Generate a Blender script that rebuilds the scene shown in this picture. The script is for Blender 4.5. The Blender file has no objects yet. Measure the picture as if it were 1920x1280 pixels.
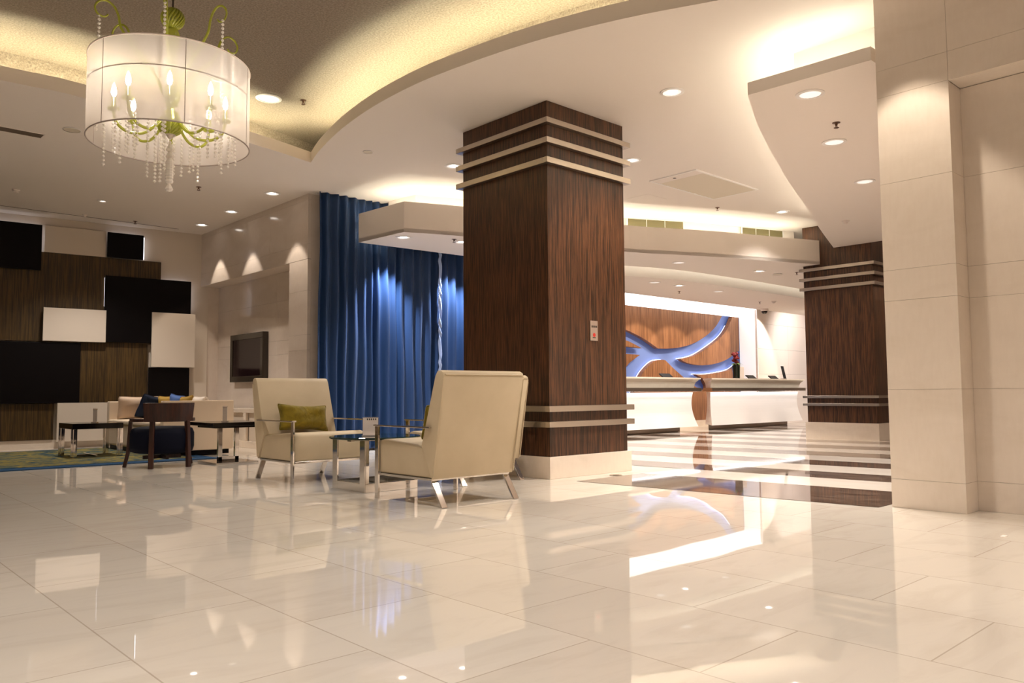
import bpy, bmesh, math, random
from mathutils import Vector, Matrix
from mathutils.geometry import tessellate_polygon
random.seed(7)
PI = math.pi
S = bpy.context.scene
COL = S.collection
CEIL = 3.53

# ------------------------------------------------------------------ materials
def mat(name, base=(.8, .8, .8), rough=.5, metal=0., spec=.5, emis=None, es=0., alpha=1., trans=0., coat=0., sheen=0.):
    m = bpy.data.materials.new(name); m.use_nodes = True
    b = m.node_tree.nodes['Principled BSDF']
    b.inputs['Base Color'].default_value = (*base, 1)
    b.inputs['Roughness'].default_value = rough
    b.inputs['Metallic'].default_value = metal
    b.inputs['Specular IOR Level'].default_value = spec
    b.inputs['Alpha'].default_value = alpha
    b.inputs['Transmission Weight'].default_value = trans
    b.inputs['Coat Weight'].default_value = coat
    b.inputs['Sheen Weight'].default_value = sheen
    if emis:
        b.inputs['Emission Color'].default_value = (*emis, 1)
        b.inputs['Emission Strength'].default_value = es
    return m

def nt(m):
    t = m.node_tree
    return t, t.nodes, t.links, t.nodes['Principled BSDF']

def coords(m, scale=(1, 1, 1), rot=(0, 0, 0), loc=(0, 0, 0), kind='Object'):
    t, N, L, b = nt(m)
    tc = N.new('ShaderNodeTexCoord'); mp = N.new('ShaderNodeMapping')
    mp.inputs['Scale'].default_value = scale; mp.inputs['Rotation'].default_value = rot; mp.inputs['Location'].default_value = loc
    L.new(tc.outputs[kind], mp.inputs['Vector'])
    return mp.outputs['Vector']

def noise(m, vec, scale, detail=4, rough=.55, dist=0.):
    t, N, L, b = nt(m)
    n = N.new('ShaderNodeTexNoise'); n.inputs['Scale'].default_value = scale
    n.inputs['Detail'].default_value = detail; n.inputs['Roughness'].default_value = rough; n.inputs['Distortion'].default_value = dist
    L.new(vec, n.inputs['Vector'])
    return n.outputs['Fac']

def ramp(m, fac, stops):
    t, N, L, b = nt(m)
    r = N.new('ShaderNodeValToRGB'); e = r.color_ramp.elements
    while len(e) < len(stops): e.new(.5)
    for k, (p, c) in enumerate(stops):
        e[k].position = p; e[k].color = (*c, 1)
    L.new(fac, r.inputs['Fac'])
    return r.outputs['Color']

def mixc(m, fac, a, b_, mode='MIX'):
    t, N, L, b = nt(m)
    x = N.new('ShaderNodeMix'); x.data_type = 'RGBA'; x.blend_type = mode
    for s, v in ((x.inputs[0], fac), (x.inputs[6], a), (x.inputs[7], b_)):
        if hasattr(v, 'node'): L.new(v, s)
        elif isinstance(v, (int, float)): s.default_value = v
        else: s.default_value = (*v, 1)
    return x.outputs[2]

def tobase(m, c): t, N, L, b = nt(m); L.new(c, b.inputs['Base Color'])

def bump(m, h, strength=.2, dist=.01):
    t, N, L, b = nt(m)
    n = N.new('ShaderNodeBump'); n.inputs['Strength'].default_value = strength; n.inputs['Distance'].default_value = dist
    L.new(h, n.inputs['Height']); L.new(n.outputs['Normal'], b.inputs['Normal'])

M = {}
def wood(name, dark, mid, light, sc=1., rough=.35, spec=.4):
    m = mat(name, mid, rough, spec=spec)
    v = coords(m, (1, 1, .03))
    f = noise(m, v, 62 * sc, 5, .6, .25)
    c = ramp(m, f, [(.30, dark), (.47, mid), (.60, light), (.74, mid)])
    v2 = coords(m, (1, 1, .06), loc=(3, 1, 2))
    f2 = noise(m, v2, 9 * sc, 3)
    tobase(m, mixc(m, .5, c, ramp(m, f2, [(.3, (.55, .5, .48)), (.7, (1.25, 1.2, 1.15))]), 'MULTIPLY'))
    return m
M['wenge'] = wood('zebra_wenge', (.014, .0072, .0038), (.053, .0235, .0105), (.135, .056, .024), 1.6)
M['panelwood'] = wood('olive_walnut', (.018, .010, .003), (.052, .029, .0065), (.10, .056, .014), 1.1, .45)
M['deskwood'] = wood('teak_veneer', (.15, .062, .026), (.27, .118, .05), (.40, .19, .085), .7, .45)
M['chairwood'] = wood('mahogany', (.016, .006, .004), (.036, .012, .008), (.055, .018, .010), .6, .35)

m = M['plaster'] = mat('warm_white_plaster', (.80, .725, .655), .75, spec=.25)
m = M['soffit'] = mat('soffit_plaster', (.80, .725, .655), .7, spec=.25)
m = M['cream_wall'] = mat('cream_wall_paint', (.66, .575, .48), .55, spec=.3)
# polished marble floor tiles
m = M['floor'] = mat('polished_marble_tiles', (.8, .7, .58), .018, spec=.62)
t, N, L, b = nt(m)
v = coords(m, (1, 1, 1), (0, 0, -PI / 2), (0, 0, 0))
mp = v.node
# u = Y, v = -X  after the rotation; shift so the joints fall where the tiles end
mp.inputs['Location'].default_value = (.31, .80, 0)
br = N.new('ShaderNodeTexBrick'); br.offset = .5
L.new(v, br.inputs['Vector'])
br.inputs['Color1'].default_value = (.785, .72, .63, 1); br.inputs['Color2'].default_value = (.745, .675, .585, 1)
br.inputs['Mortar'].default_value = (.55, .475, .39, 1)
br.inputs['Scale'].default_value = 1; br.inputs['Brick Width'].default_value = .815; br.inputs['Row Height'].default_value = .56
br.inputs['Mortar Size'].default_value = .0028; br.inputs['Mortar Smooth'].default_value = .1
vv = coords(m, (1.0, 3.2, 1), (0, 0, .5))
f = noise(m, vv, 1.6, 8, .62, 1.2)
tobase(m, mixc(m, .32, br.outputs['Color'], ramp(m, f, [(.34, (.80, .76, .72)), (.5, (1, 1, 1)), (.66, (1.04, 1.03, 1.0)), (.72, (.93, .90, .87))]), 'MULTIPLY'))
bump(m, noise(m, coords(m), 1.1, 1, .4), .05, .02)
m = M['darkmarble'] = mat('dark_brown_marble', (.12, .08, .06), .04, spec=.6)
v = coords(m, (5, .8, 1)); f = noise(m, v, 2.4, 8, .65, 1.4)
tobase(m, ramp(m, f, [(.3, (.065, .042, .032)), (.48, (.13, .088, .066)), (.6, (.19, .135, .105)), (.74, (.10, .067, .05))]))
m = M['lightmarble'] = mat('white_stripe_marble', (.86, .77, .68), .035, spec=.62)
v = coords(m, (2, .5, 1)); f = noise(m, v, 2.2, 7, .6, 1.)
tobase(m, ramp(m, f, [(.3, (.78, .69, .60)), (.5, (.86, .78, .69)), (.7, (.82, .73, .63))]))
# wall stone
def stone(name, a, b_, rough=.22):
    m = mat(name, a, rough, spec=.45)
    v = coords(m, (1, 1, 2.2)); f = noise(m, v, 1.5, 8, .6, .8)
    v2 = coords(m, (4, 4, 1)); f2 = noise(m, v2, 9, 4)
    c = ramp(m, f, [(.32, b_), (.52, a), (.7, tuple(x * 1.03 for x in a))])
    tobase(m, mixc(m, .25, c, ramp(m, f2, [(.4, (.93, .91, .89)), (.6, (1, 1, 1))]), 'MULTIPLY'))
    return m
M['limestone'] = stone('honed_limestone', (.80, .705, .61), (.755, .66, .56))
M['wallmarble'] = stone('cream_wall_marble', (.72, .63, .55), (.68, .585, .50), .14)
M['plinth'] = stone('plinth_marble', (.78, .68, .57), (.72, .62, .51), .15)
M['whitewall'] = mat('white_glossy_wall', (.80, .71, .66), .16, spec=.4)
M['backing'] = mat('joint_shadow_backing', (.34, .26, .20), .8)  # plain dark colour behind the stone joints
M['steel'] = mat('brushed_steel', (.50, .44, .375), .3, 1.)
M['chrome'] = mat('chrome', (.78, .74, .70), .06, 1.)
M['chromesoft'] = mat('worn_chrome', (.70, .66, .61), .14, 1.)
m = M['black'] = mat('black_lacquer', (.0035, .0022, .0025), .45, spec=.12)
M['blackgloss'] = mat('black_glass_top', (.008, .005, .004), .12, spec=.35)
M['screen'] = mat('switched_off_screen', (.014, .006, .007), .12, spec=.25)
M['tvframe'] = mat('dark_bronze_frame', (.040, .031, .022), .22, spec=.5)
# upholstery
m = M['leather'] = mat('cream_leather', (.60, .50, .35), .5, spec=.25)
v = coords(m); f = noise(m, v, 95, 3); bump(m, f, .10, .003)
f2 = noise(m, v, 4, 3); tobase(m, ramp(m, f2, [(.3, (.545, .445, .30)), (.7, (.60, .495, .34))]))
m = M['sofa'] = mat('cream_sofa_fabric', (.68, .545, .40), .8, spec=.15, sheen=.1)
m = M['olive'] = mat('olive_velvet', (.20, .145, .008), .75, spec=.15, sheen=.2)
v = coords(m); f = noise(m, v, 14, 4, .6, .6); tobase(m, ramp(m, f, [(.3, (.15, .11, .006)), (.7, (.25, .18, .012))])); bump(m, noise(m, v, 7, 3, .5, .8), .5, .03)
M['mustard'] = mat('mustard_fabric', (.36, .22, .05), .8, spec=.15)
M['bluefab'] = mat('blue_cushion_fabric', (.07, .13, .32), .75, spec=.2)
M['navyfab'] = mat('navy_cushion_fabric', (.006, .012, .03), .7, spec=.2)
M['navyseat'] = mat('navy_seat_fabric', (.003, .004, .012), .7, spec=.12)
M['beigefab'] = mat('beige_cushion_fabric', (.56, .42, .31), .8, spec=.15)
M['whitefab'] = mat('white_cushion_fabric', (.80, .70, .60), .8, spec=.15)
m = M['curtain'] = mat('blue_satin_curtain', (.012, .05, .16), .5, spec=.38, sheen=.06)
v = coords(m, (1, 1, .05)); f = noise(m, v, 8, 3)
tobase(m, ramp(m, f, [(.3, (.006, .027, .085)), (.7, (.011, .041, .125))]))
v2 = coords(m, (1, 1, 1)); bump(m, noise(m, v2, 420, 2), .06, .002)
M['lining'] = mat('silver_blue_lining', (.34, .44, .68), .35, spec=.5)
# cove ceiling : speckled bronze plaster
m = M['speckle'] = mat('speckled_bronze_plaster', (.3, .24, .19), .5, spec=.3)
v = coords(m); f = noise(m, v, 60, 6, .75)
tobase(m, ramp(m, f, [(.33, (.17, .13, .10)), (.5, (.29, .235, .185)), (.63, (.40, .335, .265)), (.75, (.52, .45, .37))])); bump(m, f, .7, .02)
# rug
m = M['rug'] = mat('patterned_rug', (.3, .3, .2), .95, spec=.05)
v = coords(m, (1.3, 2.2, 1)); f = noise(m, v, 2.2, 5, .6, 1.6)
v2 = coords(m, (1, 2, 1), loc=(4, 2, 0)); f2 = noise(m, v2, 3.5, 4, .6, 1.)
c = ramp(m, f, [(.36, (.025, .06, .09)), (.46, (.055, .095, .105)), (.53, (.30, .235, .06)), (.62, (.16, .15, .085)), (.70, (.05, .10, .14))])
tobase(m, mixc(m, .5, c, ramp(m, f2, [(.4, (.5, .55, .55)), (.62, (1.2, 1.1, .9))]), 'MULTIPLY'))
M['rugblue'] = mat('blue_rug_border', (.03, .07, .14), .95, spec=.05)
# luminous things
def glow(name, c, s, base=(.8, .8, .8)): return mat(name, base, .5, emis=c, es=s)
WARM = (1., .80, .52); LEDC = (1., .90, .55); NEUT = (1., .90, .80)
M['led'] = glow('cove_led_strip', LEDC, 30)
M['lamp'] = glow('downlight_lamp', (1., .90, .80), 9)
M['lampdim'] = glow('downlight_lamp_dim', (1., .92, .86), .55)
M['reflector'] = mat('faceted_reflector', (.75, .72, .70), .18, 1.)
M['lightbox'] = glow('luminous_reveal', (1., .97, .95), 1.5)  # lit reveal surface, its light put in as emission
M['lightside'] = glow('luminous_side', (1., .95, .92), .55)  # side of the reveal, weaker glow standing in for light on it
M['bulb'] = glow('candle_bulb', (1., .92, .78), 45)
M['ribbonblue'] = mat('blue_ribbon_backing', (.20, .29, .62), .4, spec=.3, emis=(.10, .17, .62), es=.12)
M['desk'] = mat('white_desk_front', (.86, .80, .75), .3, spec=.4)
m = M['desktop'] = stone('taupe_stone_top', (.80, .71, .585), (.76, .66, .53), .3)
M['darkplinth'] = mat('bronze_kick_plate', (.42, .34, .28), .22, 1.)
M['trimwhite'] = mat('white_trim_ring', (.82, .78, .74), .4)
M['bronze'] = mat('bronze_sprinkler', (.16, .09, .06), .35, .8)
M['detector'] = mat('white_plastic', (.74, .66, .60), .5)
M['grille'] = mat('beige_grille', (.66, .58, .46), .5)
M['grilledark'] = mat('grille_shadow', (.13, .11, .045), .7)  # plain dark colour behind the vent frames
M['slot'] = mat('dark_slot', (.13, .09, .06), .6)
# drum shade: thin organza, part see-through, part lit through
m = M['shade'] = bpy.data.materials.new('organza_shade'); m.use_nodes = True
N = m.node_tree.nodes; L = m.node_tree.links; N.clear()
o = N.new('ShaderNodeOutputMaterial'); tr = N.new('ShaderNodeBsdfTransparent'); df = N.new('ShaderNodeBsdfDiffuse'); tl = N.new('ShaderNodeBsdfTranslucent')
gl = N.new('ShaderNodeBsdfGlossy'); gl.inputs['Roughness'].default_value = .3; gl.inputs['Color'].default_value = (.8, .75, .7, 1)
df.inputs['Color'].default_value = (.93, .85, .80, 1); tl.inputs['Color'].default_value = (.95, .87, .82, 1)
tr.inputs['Color'].default_value = (1, .98, .97, 1)
a1 = N.new('ShaderNodeAddShader'); mx1 = N.new('ShaderNodeMixShader'); mx1.inputs[0].default_value = .55
L.new(df.outputs[0], mx1.inputs[1]); L.new(tl.outputs[0], mx1.inputs[2])
mx2 = N.new('ShaderNodeMixShader'); mx2.inputs[0].default_value = .50
L.new(tr.outputs[0], mx2.inputs[1]); L.new(mx1.outputs[0], mx2.inputs[2])
mx3 = N.new('ShaderNodeMixShader'); mx3.inputs[0].default_value = .05
L.new(mx2.outputs[0], mx3.inputs[1]); L.new(gl.outputs[0], mx3.inputs[2]); L.new(mx3.outputs[0], o.inputs['Surface'])
M['seam'] = mat('shade_seam_wire', (.36, .30, .27), .5, .3)
M['shaderim'] = mat('pale_shade_rim', (.80, .70, .64), .5)
def glassy(name, c, t=.45, rough=.05):
    m = bpy.data.materials.new(name); m.use_nodes = True
    N = m.node_tree.nodes; L = m.node_tree.links; N.clear()
    o = N.new('ShaderNodeOutputMaterial'); tr = N.new('ShaderNodeBsdfTransparent'); pr = N.new('ShaderNodeBsdfPrincipled')
    pr.inputs['Base Color'].default_value = (*c, 1); pr.inputs['Roughness'].default_value = rough; pr.inputs['Specular IOR Level'].default_value = .8
    tr.inputs['Color'].default_value = (*[min(1, x ** .35) for x in c], 1)
    lw = N.new('ShaderNodeLayerWeight'); lw.inputs['Blend'].default_value = .35
    mth = N.new('ShaderNodeMapRange'); mth.inputs['To Min'].default_value = 1 - t; mth.inputs['To Max'].default_value = 1.
    L.new(lw.outputs['Facing'], mth.inputs['Value'])
    mx = N.new('ShaderNodeMixShader'); L.new(mth.outputs[0], mx.inputs[0])
    L.new(tr.outputs[0], mx.inputs[1]); L.new(pr.outputs[0], mx.inputs[2]); L.new(mx.outputs[0], o.inputs['Surface'])
    return m
M['greenglass'] = glassy('lime_glass', (.46, .48, .06), .55)
M['crystal'] = glassy('clear_crystal', (.90, .84, .78), .38)
M['tableglass'] = glassy('green_tinted_glass', (.012, .035, .032), .35)
M['acrylic'] = glassy('clear_acrylic', (.62, .56, .52), .55)
M['card'] = mat('white_card', (.85, .76, .70), .6)
M['ink'] = mat('dark_ink', (.06, .045, .035), .6)
M['red'] = mat('red_enamel', (.55, .03, .02), .4)
M['plate'] = mat('grey_beige_plate', (.46, .36, .29), .4, .4)
M['redflower'] = mat('red_petals', (.20, .006, .008), .6)
M['leaf'] = mat('green_leaf', (.10, .20, .02), .6)
M['vase'] = mat('dark_green_vase', (.006, .012, .006), .15)
M['tablet'] = mat('black_tablet', (.006, .006, .007), .5, spec=.2)
M['cctv'] = mat('smoked_dome', (.02, .015, .012), .1)

# ------------------------------------------------------------------ mesh tools
class MB:
    def __init__(self): self.bm = bmesh.new()
    def box(self, c, s, rz=0., rot=None):
        r = bmesh.ops.create_cube(self.bm, size=1.)
        mx = Matrix.Translation(c) @ (rot if rot is not None else Matrix.Rotation(rz, 4, 'Z')) @ Matrix.Diagonal((*s, 1))
        bmesh.ops.transform(self.bm, matrix=mx, verts=r['verts']); return self
    def b(self, x0, x1, y0, y1, z0, z1): return self.box(((x0 + x1) / 2, (y0 + y1) / 2, (z0 + z1) / 2), (abs(x1 - x0), abs(y1 - y0), abs(z1 - z0)))
    def prism(self, pts, f):
        """closed prism: pts 2D loop, f maps (p, 0/1) to 3D"""
        n = len(pts)
        A = [self.bm.verts.new(f(p, 0)) for p in pts]; B = [self.bm.verts.new(f(p, 1)) for p in pts]
        tri = tessellate_polygon([[Vector((p[0], p[1], 0)) for p in pts]])
        for tr_ in tri:
            try:
                self.bm.faces.new([A[i] for i in tr_]); self.bm.faces.new([B[i] for i in reversed(tr_)])
            except ValueError: pass
        for i in range(n):
            j = (i + 1) % n
            self.bm.faces.new((A[i], B[i], B[j], A[j]))
        return self
    def quad(self, *p):
        self.bm.faces.new([self.bm.verts.new(q) for q in p]); return self
    def lathe(self, prof, seg=24, c=(0, 0, 0), mx=None):
        rings = []
        for r, z in prof:
            if r < 1e-6: rings.append([self.bm.verts.new((c[0], c[1], c[2] + z))])
            else: rings.append([self.bm.verts.new((c[0] + r * math.cos(2 * PI * k / seg), c[1] + r * math.sin(2 * PI * k / seg), c[2] + z)) for k in range(seg)])
        for a, b_ in zip(rings, rings[1:]):
            for k in range(seg):
                j = (k + 1) % seg
                if len(a) == 1 and len(b_) == 1: continue
                if len(a) == 1: self.bm.faces.new((a[0], b_[j], b_[k]))
                elif len(b_) == 1: self.bm.faces.new((a[k], a[j], b_[0]))
                else: self.bm.faces.new((a[k], a[j], b_[j], b_[k]))
        return self
    def tube(self, path, r, seg=8, closed=False, caps=True):
        P = [Vector(p) for p in path]; n = len(P); rings = []
        rr = r if isinstance(r, (list, tuple)) else [r] * n
        prev = None
        for i in range(n):
            a = P[i - 1] if (i > 0 or closed) else P[i]; b_ = P[(i + 1) % n] if (i < n - 1 or closed) else P[i]
            d = (b_ - a).normalized()
            if prev is None:
                u = d.orthogonal().normalized()
            else:
                u = (prev - d * prev.dot(d))
                u = u.normalized() if u.length > 1e-6 else d.orthogonal().normalized()
            prev = u; w = d.cross(u)
            rings.append([self.bm.verts.new(P[i] + (u * math.cos(2 * PI * k / seg) + w * math.sin(2 * PI * k / seg)) * rr[i]) for k in range(seg)])
        R = rings + ([rings[0]] if closed else [])
        for a, b_ in zip(R, R[1:]):
            for k in range(seg):
                j = (k + 1) % seg; self.bm.faces.new((a[k], a[j], b_[j], b_[k]))
        if caps and not closed:
            self.bm.faces.new(rings[0][::-1]); self.bm.faces.new(rings[-1])
        return self
    def bar(self, path, w, h, up=(0, 0, 1)):
        """flat bar of width w (across) and thickness h following a path"""
        up = Vector(up); P = [Vector(p) for p in path]; rings = []
        for i, p in enumerate(P):
            a = P[max(i - 1, 0)]; b_ = P[min(i + 1, len(P) - 1)]; d = (b_ - a).normalized()
            s = d.cross(up)
            s = s.normalized() if s.length > 1e-5 else Vector((1, 0, 0)); q = s.cross(d).normalized()
            rings.append([self.bm.verts.new(p + s * x * w / 2 + q * y * h / 2) for x, y in ((-1, -1), (1, -1), (1, 1), (-1, 1))])
        for a, b_ in zip(rings, rings[1:]):
            for k in range(4): self.bm.faces.new((a[k], a[(k + 1) % 4], b_[(k + 1) % 4], b_[k]))
        self.bm.faces.new(rings[0][::-1]); self.bm.faces.new(rings[-1]); return self
    def ico(self, c, r, sub=1, sc=(1, 1, 1)):
        q = bmesh.ops.create_icosphere(self.bm, subdivisions=sub, radius=r)
        bmesh.ops.transform(self.bm, matrix=Matrix.Translation(c) @ Matrix.Diagonal((*sc, 1)), verts=q['verts']); return self
    def build(self, name, m, parent=None, loc=None, bevel=0., seg=2, smooth=False, kind=None, sub=0):
        bmesh.ops.recalc_face_normals(self.bm, faces=self.bm.faces)
        me = bpy.data.meshes.new(name); self.bm.to_mesh(me); self.bm.free()
        me.materials.append(M[m] if isinstance(m, str) else m)
        o = bpy.data.objects.new(name, me); COL.objects.link(o)
        if parent: o.parent = parent
        if loc: o.location = loc
        if bevel:
            md = o.modifiers.new('bevel', 'BEVEL'); md.width = bevel; md.segments = seg; md.limit_method = 'ANGLE'; md.angle_limit = math.radians(40)
        if sub:
            md = o.modifiers.new('sub', 'SUBSURF'); md.levels = md.render_levels = sub
        if smooth:
            for p in me.polygons: p.use_smooth = True
        if kind: o['kind'] = kind
        return o

def tag(o, label, cat, group=None, kind=None):
    if cat == 'light strip':      # fixed lighting built into the ceiling and walls
        o['kind'] = 'structure'; return o
    o['label'] = label; o['category'] = cat
    if group: o['group'] = group
    if kind: o['kind'] = kind
    return o

def thing(name, label, cat, loc=(0, 0, 0), rz=0., group=None, kind=None):
    o = bpy.data.objects.new(name, None); COL.objects.link(o); o.empty_display_size = .1
    o.location = loc; o.rotation_euler = (0, 0, rz)
    return tag(o, label, cat, group, kind)

def dup(root, loc, rz, label, group=None):
    r = root.copy(); COL.objects.link(r); r.location = loc; r.rotation_euler = (0, 0, rz); r['label'] = label
    if group: r['group'] = group
    for ch in list(root.children):
        c = ch.copy(); COL.objects.link(c); c.parent = r
        for g in list(ch.children):
            d = g.copy(); COL.objects.link(d); d.parent = c
    return r

def spline(P, n=8):
    out = []; P = [Vector(p) for p in P]
    for i in range(len(P) - 1):
        p0 = P[max(i - 1, 0)]; p1 = P[i]; p2 = P[i + 1]; p3 = P[min(i + 2, len(P) - 1)]
        for k in range(n):
            t_ = k / n
            out.append(.5 * ((2 * p1) + (p2 - p0) * t_ + (2 * p0 - 5 * p1 + 4 * p2 - p3) * t_ ** 2 + (3 * p1 - p0 - 3 * p2 + p3) * t_ ** 3))
    out.append(P[-1]); return out

def offset(path, d):
    """offset an open 2D path sideways (left positive)"""
    out = []
    for i, p in enumerate(path):
        a = path[max(i - 1, 0)]; b_ = path[min(i + 1, len(path) - 1)]
        t_ = Vector((b_[0] - a[0], b_[1] - a[1])).normalized()
        out.append(Vector((p[0] - t_.y * d, p[1] + t_.x * d)))
    return out

def light(kind, name, loc, power, color=(1, 1, 1), size=.1, spot=None, blend=.4, aim=None, sy=None):
    l = bpy.data.lights.new(name, kind); l.energy = power; l.color = color
    if kind == 'AREA':
        l.size = size
        if sy: l.shape = 'RECTANGLE'; l.size_y = sy
    else: l.shadow_soft_size = size
    if spot: l.spot_size = math.radians(spot); l.spot_blend = blend
    o = bpy.data.objects.new(name, l); COL.objects.link(o); o.location = loc
    if aim is not None: o.rotation_euler = (Vector(aim) - Vector(loc)).to_track_quat('-Z', 'Y').to_euler()
    return o

# ------------------------------------------------------------------ room shell
XA, XB, YA_, YB = -5.0, 23.2, -5.0, 14.6
MB().quad((XA, YA_, 0), (XB, YA_, 0), (XB, YB, 0), (XA, YB, 0)).build('floor', 'floor', kind='structure')
# striped lobby inlay (dark and white bands running along Y)
ed = [5.45, 6.40, 7.05, 7.62, 8.28, 8.88, 9.54, 10.2, 10.84, 11.5, 12.1, 12.75, 13.4, 14.05, 14.7, 15.3, 15.9, 16.5, 17.1, 17.7, 18.3, 18.9, 19.5, 20.1, 20.7]
dk = MB(); lt = MB()
for k in range(len(ed) - 1):
    y0 = 1.0; y1 = 4.85 if k == 0 else (9.2 if ed[k] > 6.5 else 4.85)
    q = dk if k % 2 == 0 else lt
    sl = .085   # the bands run very slightly askew to the tile grid
    x0, x1 = ed[k], ed[k + 1]
    q.quad((x0, 2.3, .002), (x1, 2.3, .002), (x1 - sl * (y1 - 2.3), y1, .002), (x0 - sl * (y1 - 2.3), y1, .002))
dk.build('floor_dark_bands', 'darkmarble', kind='structure'); lt.build('floor_light_bands', 'lightmarble', kind='structure')

# cove opening in the main ceiling
curve = spline([(4.53, 8.41), (4.36, 7.88), (4.18, 7.12), (4.07, 6.34), (4.05, 5.63), (4.10, 5.09), (4.19, 4.52), (4.31, 4.05), (4.45, 3.64), (4.61, 3.27), (4.86, 2.75), (5.08, 2.25), (5.16, 1.9)], 5)
curve = [(p.x, p.y) if hasattr(p, 'x') else p for p in [Vector((q[0], q[1], 0)) for q in curve]]
strt = [(p[0], p[1]) for p in spline([(-3.4, 8.35), (-1., 8.08), (1.31, 7.95), (1.98, 7.93), (3.70, 8.19), (4.53, 8.41)], 5)]
hole = strt[:-1] + curve + [(4.9, .8), (4.2, 0), (-3.4, 0)]
outer = [(XA, YA_), (XB, YA_), (XB, YB), (XA, YB)]
bm_ = MB(); loops = [[Vector((*p, 0)) for p in outer], [Vector((*p, 0)) for p in hole]]
vs = [bm_.bm.verts.new((p.x, p.y, CEIL)) for lp in loops for p in lp]
for tr_ in tessellate_polygon(loops):
    bm_.bm.faces.new([vs[i] for i in tr_])
bm_.build('ceiling', 'plaster', kind='structure')
# lip fascia around the opening, ledge, cove back wall, upper ceiling
lip = MB(); n = len(hole)
cx = sum(p[0] for p in hole) / n; cy = sum(p[1] for p in hole) / n
def outw(loop, d):
    out = []
    A = sum(loop[i][0] * loop[(i + 1) % len(loop)][1] - loop[(i + 1) % len(loop)][0] * loop[i][1] for i in range(len(loop)))
    sg = 1 if A > 0 else -1
    for i, p in enumerate(loop):
        a = Vector(loop[i - 1]); b_ = Vector(loop[(i + 1) % len(loop)]); p = Vector(p)
        d1 = (p - a).normalized(); d2 = (b_ - p).normalized()
        n1 = Vector((d1.y, -d1.x)) * sg; n2 = Vector((d2.y, -d2.x)) * sg
        nn = (n1 + n2).normalized(); k = 1 / max(.35, nn.dot(n1))
        out.append((p.x + nn.x * d * k, p.y + nn.y * d * k))
    return out
h1 = outw(hole, .03); h2 = outw(hole, .45)
def ringwall(mb, a, za, b_, zb):
    for i in range(len(a)):
        j = (i + 1) % len(a)
        mb.quad((*a[i], za), (*a[j], za), (*b_[j], zb), (*b_[i], zb))
ringwall(lip, hole, CEIL - .004, hole, CEIL + .125); ringwall(lip, hole, CEIL + .125, h1, CEIL + .125); ringwall(lip, h1, CEIL + .125, h1, CEIL + .03)
lip.build('ceiling_cove_lip', 'soffit', kind='structure')
ledge = MB(); ringwall(ledge, h1, CEIL + .03, h2, CEIL + .03); ringwall(ledge, h2, CEIL + .03, h2, CEIL + .42)
ledge.build('ceiling_cove_ledge', 'speckle', kind='structure')
UP = CEIL + .42
up = MB(); vs = [up.bm.verts.new((*p, UP)) for p in h2]
for tr_ in tessellate_polygon([[Vector((*p, 0)) for p in h2]]): up.bm.faces.new([vs[i] for i in tr_])
up.build('ceiling_upper', 'speckle', kind='structure')
def ledstrip(name, path, z, d, w=.03, m='led', closed=False):
    """thin LED ribbon lying along a path, light going up"""
    a = offset(path, d); b_ = offset(path, d + w); mb = MB()
    for i in range(len(a) - 1):
        mb.quad((a[i][0], a[i][1], z), (a[i + 1][0], a[i + 1][1], z), (b_[i + 1][0], b_[i + 1][1], z), (b_[i][0], b_[i][1], z))
        mb.quad((a[i][0], a[i][1], z - .012), (b_[i][0], b_[i][1], z - .012), (b_[i + 1][0], b_[i + 1][1], z - .012), (a[i + 1][0], a[i + 1][1], z - .012))
    return mb.build(name, m)
M['ledcove'] = glow('amber_cove_led', (1., .93, .62), 78)
tag(ledstrip('led_strip', strt[1:-2], CEIL + .05, .14, m='ledcove'), 'hidden warm LED strip behind the straight lip of the cove', 'light strip')
tag(ledstrip('led_strip', curve[2:-1], CEIL + .05, .14, m='ledcove'), 'hidden warm LED strip behind the curved lip of the cove', 'light strip')

# --- walls that close the room out of view
MB().b(XA - .2, XA, YA_, YB, 0, 4.2).build('wall_left', 'wallmarble', kind='structure')
MB().b(XA, XB, YA_ - .2, YA_, 0, 4.2).build('wall_behind', 'wallmarble', kind='structure')
MB().b(XB, XB + .2, YA_, YB, 0, 4.2).build('wall_far', 'whitewall', kind='structure')

# --- right limestone pillar wall with a recess
def courses(name, m, f, x0, x1, zs, th, gap=.0016, splits=None, kind='structure', parent=None):
    """stone courses in a vertical plane; f(s, d, z) -> world, s along, d out of the wall"""
    mb = MB()
    for k in range(len(zs) - 1):
        xs = [x0] + [s for s in (splits or []) if x0 < s < x1] + [x1]
        for a, b_ in zip(xs, xs[1:]):
            z0, z1 = zs[k] + gap / 2, zs[k + 1] - gap / 2
            P = [f(s, d, z) for z in (z0, z1) for s, d in ((a + gap / 2, 0), (b_ - gap / 2, 0), (b_ - gap / 2, th), (a + gap / 2, th))]
            v = [mb.bm.verts.new(p) for p in P]
            for q in ((0, 1, 2, 3), (4, 5, 6, 7), (0, 1, 5, 4), (1, 2, 6, 5), (2, 3, 7, 6), (3, 0, 4, 7)): mb.bm.faces.new([v[i] for i in q])
    return mb.build(name, m, kind=kind, parent=parent)
PX = 5.55
zs = [0, .19, .79, 1.39, 1.60, 2.20, 2.81, 3.00, 3.60]
courses('wall_right_pillar', 'limestone', lambda s, d, z: (PX + .03 - d, s, z), 1.79, 2.25, zs, .03)
courses('wall_right_side', 'limestone', lambda s, d, z: (s, 2.25 - .03 + d, z), PX, XB, zs, .03)
MB().b(PX + .028, PX + .4, 1.795, 2.222, 0, 3.6).b(PX + .4, XB, 2.0, 2.222, 0, 3.6).build('wall_right_core', 'backing', kind='structure')
courses('wall_right_recess', 'limestone', lambda s, d, z: (PX + .245 - d, s, z), -1.5, 1.79, [0, .19, .79, 1.39, 1.60, 2.20, 2.803], .03, splits=[-.9])
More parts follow.
